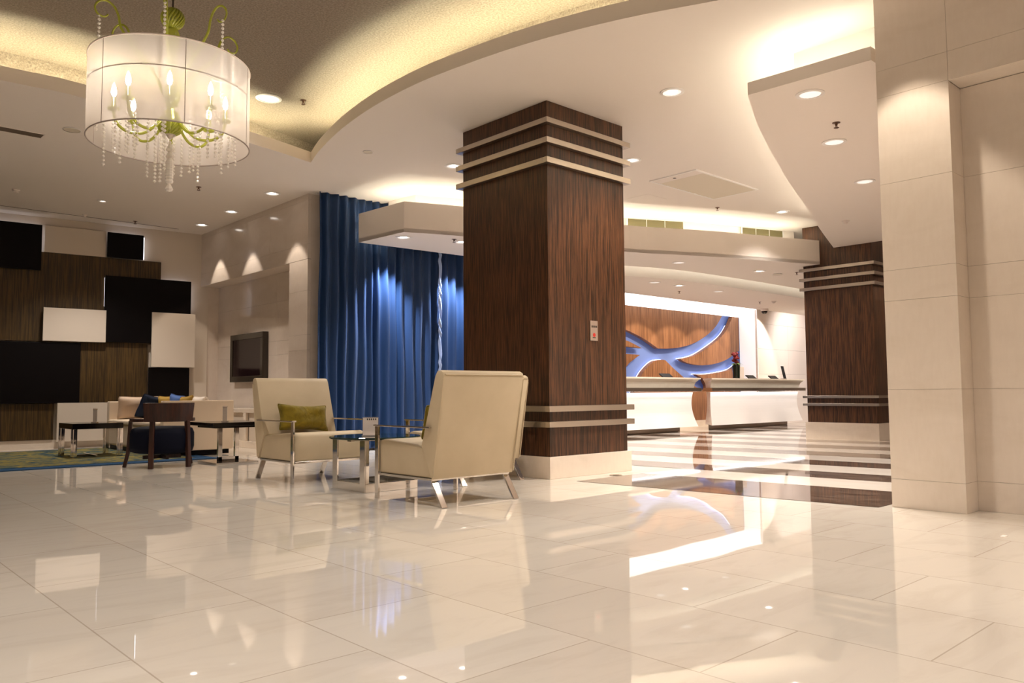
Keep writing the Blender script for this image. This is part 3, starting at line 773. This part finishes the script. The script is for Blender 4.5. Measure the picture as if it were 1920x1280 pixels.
# ------------------------------------------------------------------ reception
def desk(label, x0, x1, over):
    t0 = thing('reception_desk', label, 'reception desk', ((x0 + x1) / 2, 9.555, 0), 0., 'reception desks')
    hw = (x1 - x0) / 2; hd = .27
    def loop(off, bow=.05):
        P = []
        for i in range(13):
            u = -1 + 2 * i / 12; P.append((u * (hw + off), -hd - off - bow * (1 - u * u)))
        P += [(hw + off - .05, hd), (-hw - off + .62, hd)]
        return P
    def loft(prof, name, m, seg_smooth=True):
        mb = MB(); rings = [[mb.bm.verts.new((p[0], p[1], z)) for p in loop(off)] for off, z in prof]
        for a, b_ in zip(rings, rings[1:]):
            for k in range(len(a)): mb.bm.faces.new((a[k], a[(k + 1) % len(a)], b_[(k + 1) % len(a)], b_[k]))
        mb.bm.faces.new(rings[0][::-1]); mb.bm.faces.new(rings[-1])
        return mb.build(name, m, t0)
    loft([(-.22, 0.003), (-.22, .105)], 'kick_plate', 'darkplinth')
    loft([(.04 - .0, .10)] + [(-.05 + .09 * abs((z - .56) / .46) ** 1.8, z) for z in [.12 + .055 * i for i in range(13)]], 'front_panel', 'desk')
    loft([(.10, .800), (.10, .868)], 'steel_band', 'steel')
    loft([(-.01, .868), (-.008, .90), (.0, .94), (.02, .985), (.065, 1.03), (.075, 1.04)], 'cornice', 'desktop')
    loft([(.09, 1.04), (.09, 1.07)], 'counter_top', 'desktop')
    # LED line under the steel band, washing the white front
    mb = MB(); a = loop(.015); b_ = loop(.06)
    for k in range(12): mb.quad((*a[k], .798), (*a[k + 1], .798), (*b_[k + 1], .798), (*b_[k], .798))
    led = mb.build('led_line', M['leddesk'], t0)
    return t0
M['leddesk'] = glow('desk_led', (1., .95, .93), 12)
desk('left reception desk, partly hidden behind the big column', 9.6, 13.55, 0)
desk('right reception desk with the flower vase on it', 14.12, 17.85, 0)

# wood feature wall: veneer islands over a recessed blue-lit ribbon
XL = 9.01; ZT = 2.62; ZB = 0.
A_ = [(XL, ZT), (XL, 2.9 - .45), (12.2, 2.28)] + spline([(13.139, 2.076), (13.631, 1.934), (14.117, 1.742)], 4) + spline([(14.117, 1.742), (14.58, 1.757), (15.086, 1.82), (15.562, 1.937), (16.031, 2.128), (16.403, 2.353), (16.66, 2.60)], 5)[1:] + [(16.68, ZT)]
B_ = [(17.112, ZT)] + spline([(17.112, 2.60), (16.923, 2.347), (16.621, 2.106), (16.159, 1.881), (15.605, 1.66), (15.233, 1.573), (14.923, 1.535)], 5) + spline([(14.923, 1.535), (15.125, 1.464), (15.463, 1.418), (15.865, 1.41), (16.366, 1.459), (16.859, 1.575), (17.40, 1.80)], 5)[1:] + [(17.40, ZT)]
E_ = spline([(12.9, 0.), (13.26, .791), (13.493, 1.116), (13.681, 1.29), (13.966, 1.454), (14.229, 1.496), (14.375, 1.492)], 5) + [(14.689, 1.306), (15.011, 1.138), (15.524, .90), (15.951, .80), (15.955, .936), (15.825, 1.091)] + spline([(15.507, 1.196), (15.856, 1.192), (16.413, 1.238), (16.995, 1.326), (17.40, 1.50)], 5) + [(17.40, 0.)]
F1 = [(XL, 2.15), (12.0, 2.05), (13.133, 1.857), (13.556, 1.73), (13.13, 1.744), (XL, 1.9)]
F2 = [(XL, 1.62), (13.126, 1.59), (13.484, 1.586), (13.121, 1.407), (12.5, .9), (12.2, 0), (XL, 0)]
fw2 = thing('feature_wall_panel', 'teak wall panel behind the desks with swirling blue ribbon cutouts', 'wall panel', (13.2, BY, 0), kind='thing')
for P in (A_, B_, E_, F1, F2):
    P = [(p[0], p[1]) for p in P]
    MB().prism(P, lambda p, k: (p[0] - 13.2, .10 * k, p[1])).build('veneer_piece', 'deskwood', fw2)
M['ledblue'] = glow('ribbon_edge_led', (.74, .78, 1.), 1.7)
def edgeled(label, P):
    mb = MB()
    for a, b_ in zip(P, P[1:]):
        mb.quad((a[0], BY + .115, a[1] - .004), (b_[0], BY + .115, b_[1] - .004), (b_[0], BY + .135, b_[1] - .004), (a[0], BY + .135, a[1] - .004))
        mb.quad((a[0], BY + .115, a[1] + .014), (b_[0], BY + .115, b_[1] + .014), (b_[0], BY + .115, b_[1] - .004), (a[0], BY + .115, a[1] - .004))
    o = mb.build('edge_light', 'ledblue', fw2); o.location = (-13.2, -BY, 0); o['label'] = label
edgeled('white LED line along the lower edge of the upper ribbon sweep', [(p[0], p[1]) for p in spline([(17.112, 2.60), (16.923, 2.347), (16.621, 2.106), (16.159, 1.881), (15.605, 1.66), (15.233, 1.573), (14.923, 1.535)], 5)][4:])
edgeled('white LED line along the lower edge of the lower ribbon sweep', [(p[0], p[1]) for p in spline([(15.507, 1.196), (15.856, 1.192), (16.413, 1.238), (16.995, 1.326), (17.40, 1.50)], 5)])
edgeled('white LED line on the arch at the left of the ribbon', [(p[0], p[1]) for p in spline([(13.26, .791), (13.493, 1.116), (13.681, 1.29), (13.966, 1.454), (14.229, 1.496), (14.375, 1.492)], 5)])
# lit reveal round the recess, its brightness put in as glow
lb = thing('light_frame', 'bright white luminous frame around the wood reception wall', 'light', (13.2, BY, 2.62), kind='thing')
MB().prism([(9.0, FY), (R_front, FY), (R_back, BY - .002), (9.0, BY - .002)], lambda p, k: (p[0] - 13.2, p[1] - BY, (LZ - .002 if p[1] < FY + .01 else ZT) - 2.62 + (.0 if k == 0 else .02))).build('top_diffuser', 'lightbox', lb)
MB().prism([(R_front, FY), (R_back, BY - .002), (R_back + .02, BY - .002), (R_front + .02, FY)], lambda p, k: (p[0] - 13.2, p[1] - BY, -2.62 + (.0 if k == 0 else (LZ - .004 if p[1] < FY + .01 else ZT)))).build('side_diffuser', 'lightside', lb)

DT = 1.071
fl = thing('flower_vase', 'dark vase of red flowers on the right reception desk', 'vase', (15.55, 9.56, DT))
MB().lathe([(0, 0), (.075, 0), (.075, .005), (.085, .30), (.078, .30), (.07, .01), (0, .01)], 24).build('vase', 'vase', fl)
for k in range(13):
    rnd = random.Random(k + 50); a = rnd.uniform(0, 2 * PI); r_ = rnd.uniform(0, .075); z = .36 + rnd.uniform(0, .20)
    q = MB()
    for s in range(6):
        b_ = s * PI / 3; q.ico((r_ * math.cos(a) + .022 * math.cos(b_), r_ * math.sin(a) + .022 * math.sin(b_), z), .032, 1, (1, 1, .8))
    q.ico((r_ * math.cos(a), r_ * math.sin(a), z + .02), .03, 1)
    q.build('flower', 'redflower', fl, smooth=True)
for k in range(6):
    a = k * 1.05; c, s_ = math.cos(a), math.sin(a)
    MB().bar([(.02 * c, .02 * s_, .28), (.09 * c, .09 * s_, .34), (.14 * c, .14 * s_, .315)], .05, .004).build('leaf', 'leaf', fl)
bx = tag(MB().b(-.09, .09, -.05, .05, 0, .27).build('brochure_box', 'card', loc=(15.80, 9.62, DT), bevel=.003), 'pale upright box standing right beside the flower vase', 'box')
def tablet(label, x, y=9.54):
    t0 = thing('tablet', label, 'tablet', (x, y, DT), R(6), 'desk tablets')
    MB().box((0, 0, .045), (.40, .02, .11), rot=Matrix.Rotation(R(-50), 4, 'X')).build('body', 'tablet', t0, bevel=.003)
    MB().b(-.08, .08, .0, .09, 0, .012).build('foot', 'tablet', t0)
tablet('black tablet on the left reception desk', 12.95)
tablet('black tablet on the right desk near the flower vase', 16.12)
tablet('black tablet near the right end of the right desk', 17.10)
ph = thing('sign_stand', 'small dark upright display on a stand at the right desk end', 'sign', (17.62, 9.56, DT), R(8))
MB().b(-.07, .07, -.05, .05, 0, .02).build('foot', 'chrome', ph)
MB().box((0, 0, .17), (.15, .015, .30), rot=Matrix.Rotation(R(-12), 4, 'X')).build('panel', 'tablet', ph, bevel=.003)

# ------------------------------------------------------------------ ceiling fittings
def downlight(label, x, y, z, r=.085, m='lamp', grp='recessed downlights'):
    t0 = thing('downlight', label, 'downlight', (x, y, z), 0., grp)
    MB().lathe([(r + .025, 0), (r + .025, -.006), (r, -.010), (r - .004, -.004), (r - .004, 0)], 32).build('trim_ring', 'trimwhite', t0)
    q = MB()
    seg = 32
    for k in range(seg):
        a0, a1 = 2 * PI * k / seg, 2 * PI * (k + 1) / seg; zz = -.004 if k % 2 else -.0025
        q.quad((r * math.cos(a0), r * math.sin(a0), zz), (r * math.cos(a1), r * math.sin(a1), zz), (r * .5 * math.cos(a1), r * .5 * math.sin(a1), -.0015), (r * .5 * math.cos(a0), r * .5 * math.sin(a0), -.0015))
    q.build('reflector', m if m != 'lamp' else 'lampdim', t0)
    MB().lathe([(0, -.003), (r * .55, -.003), (r * .55, -.001)], 24).build('lamp', m, t0)
    return t0
W = (1., .92, .845)
def spot(x, y, z, power, size=70, col=W, blend=.6, aim=None, rad=.04):
    light('SPOT', 'downlight_beam', (x, y, z - .03), power, col, rad, size, blend, aim or (x, y, 0))  # serves the fixture beams and the added fill spots alike
D = [(5.92, 4.23, CEIL, 'downlight in the main ceiling right of the big column', 'lamp'),
     (5.89, 7.41, CEIL, 'downlight in the main ceiling just left of the column top', 'lamp'),
     (7.33, 5.83, CEIL, 'downlight half hidden by the right edge of the column top', 'lamp'),
     (11.2, 6.02, CEIL, 'downlight in the main ceiling by the curved soffit tip', 'lamp'),
     (4.85, 10.07, CEIL, 'nearest of the three downlights along the stone wall', 'lamp'),
     (4.88, 11.48, CEIL, 'middle one of the three downlights along the stone wall', 'lamp'),
     (4.91, 12.69, CEIL, 'farthest of the three downlights along the stone wall', 'lamp'),
     (5.89, 2.90, SR, 'downlight nearest the front edge of the right soffit', 'lampdim'),
     (7.21, 3.33, SR, 'second downlight along the right soffit, past the sprinkler', 'lampdim'),
     (8.84, 3.75, SR, 'third downlight along the right soffit, next to the limestone', 'lampdim'),
     (6.06, 8.70, sz, 'downlight under the soffit end in front of the curtain', 'lamp'),
     (6.86, 8.45, sz, 'downlight under the curtain soffit touching the column edge', 'lamp'),
     (10.62, 7.53, sz, 'dim downlight in the reception soffit, nearest the big column', 'lampdim'),
     (12.45, 7.15, sz, 'bright small downlight in the reception soffit beside the far column', 'lamp'),
     (11.34, 8.56, LZ, 'left dim downlight in the low ceiling over the desks', 'lampdim'),
     (12.03, 8.53, LZ, 'bright downlight in the low ceiling over the left desk', 'lamp'),
     (13.33, 8.54, LZ, 'faint downlight in the low ceiling near the curved step', 'lampdim'),
     (3.25, 12.02, CEIL, 'small lit fitting in the ceiling before the panel wall', 'lamp'),
     ]
for x, y, z, lab, m in D:
    downlight(lab, x, y, z, .085 if lab[:5] != 'small' else .04, m)
downlight('bright round downlight in the speckled cove ceiling beside the chandelier', 3.73, 7.86, UP, .11, 'lamp')

def sprinkler(label, x, y, z):
    t0 = thing('sprinkler', label, 'sprinkler', (x, y, z + .003), 0., 'ceiling sprinklers')
    MB().lathe([(0, 0), (.034, 0), (.034, -.006), (.012, -.010), (.009, -.03), (0, -.03)], 16).build('body', 'bronze', t0)
    MB().lathe([(.0, -.045), (.022, -.047), (.022, -.05), (0, -.052)], 16).tube([(-.012, 0, -.028), (-.012, 0, -.047)], .003, 6).tube([(.012, 0, -.028), (.012, 0, -.047)], .003, 6).build('deflector', 'bronze', t0)
for a in (('sprinkler in the speckled cove ceiling beside the round downlight', 4.036, 7.67, UP), ('sprinkler hanging below the chandelier, in the white ceiling', 3.97, 10.39, CEIL),
          ('sprinkler in the far left ceiling above the small black panel', 4.02, 13.1, CEIL), ('sprinkler in the main ceiling behind the square air vent', 10.2, 6.52, CEIL),
          ('sprinkler in the right soffit between two downlights', 6.70, 3.07, SR), ('sprinkler under the curtain soffit near the column', 6.66, 8.37, sz),
          ('sprinkler under the reception soffit next to the far column', 13.1, 6.80, sz), ('sprinkler in the low ceiling over the left desk', 12.72, 9.02, LZ), ('sprinkler in the low ceiling over the right desk', 15.6, 8.97, LZ)):
    sprinkler(*a)
def detector(label, x, y, z, r=.05):
    t0 = thing('smoke_detector', label, 'smoke detector', (x, y, z), 0., 'smoke detectors')
    MB().lathe([(0, 0), (r, 0), (r, -.015), (r * .8, -.022), (0, -.022)], 24).build('base', 'detector', t0)
    MB().lathe([(r * .6, -.022), (r * .55, -.042), (0, -.046)], 24).build('sensor', 'detector', t0)
detector('smoke detector at the far end of the right soffit', 10.70, 4.82, SR); detector('smoke detector in the left ceiling before the panel wall', 2.21, 12.1, CEIL)
detector('smoke detector in the low ceiling next to the camera', 15.75, 8.72, LZ); detector('small detector in the left ceiling near the groove', 3.30, 13.1, CEIL, .035)
def speaker(label, x, y, z, r):
    t0 = thing('ceiling_speaker', label, 'speaker', (x, y, z), 0., 'round ceiling speakers')
    MB().lathe([(r * .9, 0), (r, -.002), (r, -.007), (r * .93, -.009)], 32).build('rim', 'trimwhite', t0)
    MB().lathe([(r * .93, -.006), (0, -.006)], 32).build('grille', 'grille', t0)
speaker('round flush speaker in the ceiling left of the chandelier', 2.12, 8.98, CEIL, .085); speaker('round flush speaker in the ceiling between cove and column', 4.81, 7.61, CEIL, .06)
speaker('round flush speaker in the reception soffit', 13.02, 7.13, sz, .09)
c0 = thing('dome_camera', 'dark dome camera on the low ceiling by the white wall', 'camera', (17.0, 9.66, LZ + .003))
MB().lathe([(0, 0), (.09, 0), (.09, -.05), (.075, -.06), (0, -.06)], 24).build('housing', 'detector', c0)
MB().lathe([(.07, -.058), (.065, -.09), (.04, -.115), (0, -.125)], 24).build('dome', 'cctv', c0)

# square air vent in the main ceiling
v0 = thing('air_vent', 'large square louvred air vent in the main ceiling', 'air vent', (8.95, 5.90, CEIL))
MB().b(-.73, .73, -.36, -.335, -.014, 0).b(-.73, .73, .335, .36, -.014, 0).b(-.73, -.71, -.335, .335, -.014, 0).b(.71, .73, -.335, .335, -.014, 0).build('frame', 'trimwhite', v0)
MB().b(-.71, -.52, -.335, .335, -.008, 0).build('control_strip', 'detector', v0)
MB().lathe([(0, -.011), (.022, -.011), (.022, -.008)], 12, c=(-.61, .05, 0)).build('sensor', 'ink', v0)
q = MB()
for k in range(10):
    x = -.50 + k * .124
    q.box((x + .05, 0, -.007), (.112, .67, .004), rot=Matrix.Rotation(R(4), 4, 'Y'))
q.build('louvre', 'grille', v0)
hp = tag(MB().b(-.22, .22, -.22, .22, -.003, 0).build('access_hatch', 'plaster', loc=(8.98, 6.92, CEIL), bevel=.002), 'flush white access hatch beside the square air vent', 'hatch')
sv = thing('slot_vent', 'long dark slot vent in the ceiling left of the chandelier', 'air vent', (1.0, 9.41, CEIL))
MB().b(-.94, .94, -.075, .075, -.004, 0).build('slot', 'slot', sv)
MB().b(-.95, .95, -.08, -.075, -.006, 0).b(-.95, .95, .075, .08, -.006, 0).b(.94, .95, -.08, .08, -.006, 0).build('rim', 'plaster', sv)
MB().b(-4.6, 4.75, 13.25, 13.262, CEIL - .004, CEIL + .001).build('trim_1', 'slot', kind='structure')
def wallvent(label, p0, p1):
    a, b_ = Vector(p0), Vector(p1); d = (b_ - a).normalized(); ln = (b_ - a).length; mid = (a + b_) / 2
    t0 = thing('wall_vent', label, 'air vent', (mid.x, mid.y, 3.435), math.atan2(d.y, d.x), 'bulkhead vents')
    MB().b(-ln / 2, ln / 2, -.012, 0, -.085, .085).build('backing', 'grilledark', t0)
    q = MB().b(-ln / 2 - .02, ln / 2 + .02, -.02, 0, .085, .1).b(-ln / 2 - .02, ln / 2 + .02, -.02, 0, -.1, -.085).b(-ln / 2 - .02, -ln / 2, -.02, 0, -.085, .085).b(ln / 2, ln / 2 + .02, -.02, 0, -.085, .085)
    for k in (1, 2): q.b(-ln / 2 + ln * k / 3 - .004, -ln / 2 + ln * k / 3 + .004, -.018, -.01, -.085, .085)
    q.build('frame', 'trimwhite', t0)
def onbulk(x):
    for a, b_ in zip(bko, bko[1:]):
        if min(a[0], b_[0]) <= x <= max(a[0], b_[0]) and abs(b_[0] - a[0]) > 1e-4:
            k = (x - a[0]) / (b_[0] - a[0]); return (x, a[1] + (b_[1] - a[1]) * k - .015)
wallvent('long wall vent above the soffit, beside the big column', onbulk(9.73), onbulk(10.62)); wallvent('long wall vent above the soffit, near the far column', onbulk(11.72), onbulk(12.52))
fo = thing('floor_socket', 'round metal floor socket at the foot of the column', 'floor socket', (5.86, 4.92, .002))
MB().lathe([(0, .001), (.055, .001), (.06, .003), (.06, 0)], 24).build('cover', 'steel', fo)
MB().lathe([(0, .003), (.03, .003), (.03, .001)], 16).build('lid', 'darkplinth', fo)
tag(MB().b(-.03, .03, -.012, .012, .0, .002).build('paper_scrap', 'card', loc=(4.85, 1.39, .0)), 'tiny white paper scrap on the marble at the right', 'paper')

# ------------------------------------------------------------------ chandelier
CHX, CHY = 1.568, 4.537
ch = thing('chandelier', 'drum-shaded chandelier with lime glass arms and crystal strands', 'chandelier', (CHX, CHY, 0))
RD, ZB_, ZTOP = .4234, 2.195, 2.645
sh = MB().lathe([(RD, ZB_), (RD, ZTOP)], 96).build('shade', 'shade', ch, smooth=True)
circ = lambda r, z, n=96: [(r * math.cos(2 * PI * k / n), r * math.sin(2 * PI * k / n), z) for k in range(n)]
MB().tube(circ(RD, ZB_), .004, 6, closed=True).build('rim', 'seam', sh); MB().tube(circ(RD, ZTOP), .004, 6, closed=True).build('rim', 'shaderim', sh)
for k in range(6):
    a = R(20 + 60 * k); MB().tube([(RD * math.cos(a), RD * math.sin(a), ZB_), (RD * math.cos(a), RD * math.sin(a), ZTOP)], .002, 5).build('seam', 'seam', sh)
q = MB()
for k in range(5):
    a = R(72 * k + 15); q.tube([(.03 * math.cos(a), .03 * math.sin(a), 2.50), (.2 * math.cos(a), .2 * math.sin(a), 2.56), (RD * math.cos(a), RD * math.sin(a), ZTOP - .16)], .004, 6)
q.tube(circ(RD - .004, ZTOP - .16), .003, 5, closed=True)
q.build('spider_frame', 'seam', ch)
MB().lathe([(0, 2.225), (.012, 2.23), (.02, 2.245), (.03, 2.25)], 16).build('finial', 'steel', ch)
stem = [(0, 2.245), (.03, 2.25), (.055, 2.27), (.062, 2.295), (.055, 2.32), (.025, 2.335), (.05, 2.345), (.045, 2.36), (.02, 2.38), (.024, 2.45), (.035, 2.52), (.03, 2.60), (.022, 2.72), (.034, 2.78), (.04, 2.83), (.028, 2.865)]
MB().lathe(stem, 24).build('stem', 'greenglass', ch, smooth=True)
# ribbed glass ball on top
q = MB(); NR = 20
for k in range(NR):
    a = 2 * PI * k / NR; q.tube([(max(.004, .06 * math.sin(t_)) * math.cos(a + t_ * .5), max(.004, .06 * math.sin(t_)) * math.sin(a + t_ * .5), 2.925 - .058 * math.cos(t_)) for t_ in [PI * i / 12 for i in range(13)]], .006, 6)
q.build('glass_ball', 'greenglass', ch, smooth=True)
q = MB(); 
for k in range(16):
    a = 2 * PI * k / 16; q.tube([(max(.004, .064 * math.sin(t_)) * math.cos(a + t_ * .5), max(.004, .064 * math.sin(t_)) * math.sin(a + t_ * .5), 2.295 - .045 * math.cos(t_)) for t_ in [PI * i / 10 for i in range(11)]], .006, 6)
q.build('glass_ball', 'greenglass', ch, smooth=True)
MB().tube([(0, 0, 2.97), (0, 0, UP - .02)], .006, 8).build('cable', 'ink', ch)
MB().lathe([(0, UP - .001), (.06, UP - .001), (.06, UP - .03), (.02, UP - .045), (0, UP - .045)], 24).build('canopy', 'chrome', ch)
def strand(parent, x, y, z0, z1, drop=.058, bead=.009):
    mb = MB(); z = z1
    while z > z0:
        mb.ico((x, y, z), bead, 1); z -= bead * 2.5
    mb.tube([(x, y, z1), (x, y, z0)], .0008, 4)
    s_ = mb.build('bead_strand', 'crystal', parent)
    h = drop
    MB().lathe([(0, z0 + .004), (.0035, z0), (.010, z0 - h * .35), (.022, z0 - h * .75), (.017, z0 - h * .93), (0, z0 - h)], 10).build('crystal_drop', 'crystal', s_)
base_a = math.radians(47.33)
for k in range(6):
    a = base_a + R(12 + 60 * k); c, s_ = math.cos(a), math.sin(a)
    tw = .10 * (1 if k % 2 else -1)
    prof = [(.03, 2.42), (.075, 2.56), (.15, 2.68), (.23, 2.77), (.285, 2.85), (.30, 2.92), (.325, 2.975), (.365, 3.0), (.405, 2.985), (.425, 2.945), (.41, 2.905), (.375, 2.895), (.355, 2.915)]
    prof = [(r * .93, 2.42 + (z - 2.42) * .88) for r, z in prof]
    pth = spline([(r * c - tw * (r - .03) * s_, r * s_ + tw * (r - .03) * c, z) for r, z in prof], 5)
    MB().tube(pth, [.0085 - .004 * i / len(pth) for i in range(len(pth))], 8).build('upper_arm', 'greenglass', ch, smooth=True)
    r = .372; strand(ch, r * c - tw * r * s_, r * s_ + tw * r * c, 2.13 + .04 * (k % 3), 2.84)
for k in range(8):
    a = base_a + R(45 * k + 22); c, s_ = math.cos(a), math.sin(a)
    prof = [(.03, 2.38), (.075, 2.30), (.14, 2.245), (.22, 2.245), (.275, 2.29), (.29, 2.355)]
    pth = spline([(r * c, r * s_, z) for r, z in prof], 6)
    ar = MB().tube(pth, .008, 8).build('lower_arm', 'greenglass', ch, smooth=True)
    x, y = .29 * c, .29 * s_
    MB().lathe([(0, 2.35), (.03, 2.358), (.034, 2.368), (.014, 2.366), (.012, 2.43), (0, 2.43)], 16, c=(x, y, 0)).build('candle_cup', 'greenglass', ar, smooth=True)
    MB().lathe([(0, 2.43), (.009, 2.435), (.015, 2.455), (.012, 2.48), (.004, 2.505), (0, 2.512)], 12, c=(x, y, 0)).build('candle_bulb', 'bulb', ar, smooth=True)
    light('POINT', 'candle_glow', (CHX + x, CHY + y, 2.53), .28, (1., .88, .74), .02)
rnd = random.Random(21)
for k in range(30):
    a = rnd.uniform(0, 2 * PI); r = .10 + .27 * math.sqrt(rnd.random())
    strand(ch, r * math.cos(a), r * math.sin(a), rnd.uniform(2.02, 2.14), 2.33)
strand(ch, 0.0, 0.0, 1.985, 2.23, .06); strand(ch, -.03, .02, 2.09, 2.24)

# ------------------------------------------------------------------ light
for x, y, z, lab, m in D:
    if z == CEIL and x < 4.95 and y > 9.9 and 'stone wall' in lab:
        light('SPOT', 'wall_wash', (x, y, z - .02), 60, (1., .86, .72), .02, 62, .25, (x + .02, y, 0))
    elif z == CEIL: spot(x, y, z, 90 if x > 11 else 270, 115, rad=.12)
    elif z == SR: spot(x, y, z, 190, 120, rad=.12)
    elif z == LZ: spot(x, y, z, 60, 110, rad=.1)
for x, y in ((6.30, 9.22), (7.50, 9.22)):
    light('SPOT', 'curtain_wash', (x, y + .06, sz - .02), 380, (.86, .89, 1.), .03, 82, .75, (x, y + .16, 0))
light('SPOT', 'pillar_wash', (5.1, 2.02, CEIL - .02), 80, (1., .86, .70), .03, 70, .3, (5.12, 2.02, 0))
light('SPOT', 'cove_beam', (3.73, 7.86, UP - .03), 60, W, .05, 80, .5, (3.73, 7.86, 0))
for x in (13.4, 14.6, 15.8, 16.9):
    light('SPOT', 'desk_wash', (x, 9.2, LZ - .02), 100, (1., .86, .70), .03, 74, .25, (x, 10.7, .7))
for x, y in ((18.3, 8.5), (20.3, 8.5), (17.4, 7.6), (14.2, 7.4), (12.45, 7.15), (10.62, 7.53)):  # added reception floods; only the last pair sits at modelled downlights
    spot(x, y, LZ if y > 8.5 else sz, 150, 130, rad=.15)
for x in (12.2, 15.0, 17.6):
    light('SPOT', 'desk_front_beam', (x, 7.1, sz - .03), 130, W, .1, 60, .6, (x, 9.3, .95))  # fill added to brighten the desk fronts, no fixture of its own
for x in (18.2, 20.4):
    light('SPOT', 'white_wall_wash', (x, 8.5, LZ - .03), 170, W, .1, 110, .7, (x + .4, 9.9, 1.7))  # spots added to lift the white wall, without a fixture
light('SPOT', 'far_column_wash', (13.2, 4.1, SR - .03), 60, W, .08, 90, .6, (13.2, 5.2, 1.2))  # added spot brightening the near face of the far column, no fixture
# unseen fill spots added for overall brightness, above and behind the viewer
for x, y, pw in ((-1.5, 9.6, 60), (1.6, 9.9, 70), (-3.9, 6, 60), (-3.9, 2, 90), (-2, -1.5, 190), (1, -1.5, 230), (3.2, -.8, 230), (4.6, -2.5, 230)):
    spot(x, y, CEIL, pw, 120, rad=.25)
for x, y, pw in ((-1.2, 5.5, 110), (.4, 2.2, 190), (2.6, 3.2, 210), (2.6, 6.2, 170), (-1.4, 2.0, 160)):
    spot(x, y, UP, pw, 120, rad=.25)

w = bpy.data.worlds.new('world'); S.world = w; w.use_nodes = True
w.node_tree.nodes['Background'].inputs[0].default_value = (1., .88, .76, 1); w.node_tree.nodes['Background'].inputs[1].default_value = .15  # weak even warm fill added through the whole room

# ------------------------------------------------------------------ camera
F_, PT, RO, YW, HH = 1489., math.radians(3.75), math.radians(.4), math.radians(47.33), .78
fw = Vector((math.cos(YW) * math.cos(PT), math.sin(YW) * math.cos(PT), math.sin(PT))); rt = Vector((math.sin(YW), -math.cos(YW), 0)); u_ = rt.cross(fw)
c, s_ = math.cos(RO), math.sin(RO); RR = rt * c - u_ * s_; UU = rt * s_ + u_ * c
cam = bpy.data.cameras.new('camera'); co = bpy.data.objects.new('camera', cam); COL.objects.link(co)
cam.sensor_width = 36; cam.lens = 36 * F_ / 1920; cam.clip_start = .02; cam.clip_end = 100
mx = Matrix((RR, UU, -fw)).transposed().to_4x4(); mx.translation = (0, 0, HH); co.matrix_world = mx
S.camera = co
S.view_settings.view_transform = 'Standard'; S.view_settings.look = 'None'; S.view_settings.gamma = 1; S.view_settings.use_curve_mapping = False
S.view_settings.exposure = 0.22
S.cycles.max_bounces = 8; S.cycles.diffuse_bounces = 4; S.cycles.glossy_bounces = 4; S.cycles.transparent_max_bounces = 12
S.cycles.use_adaptive_sampling = True; S.cycles.adaptive_threshold = .05
S.cycles.sample_clamp_indirect = 6; S.cycles.use_denoising = True; S.cycles.caustics_reflective = False; S.cycles.caustics_refractive = False
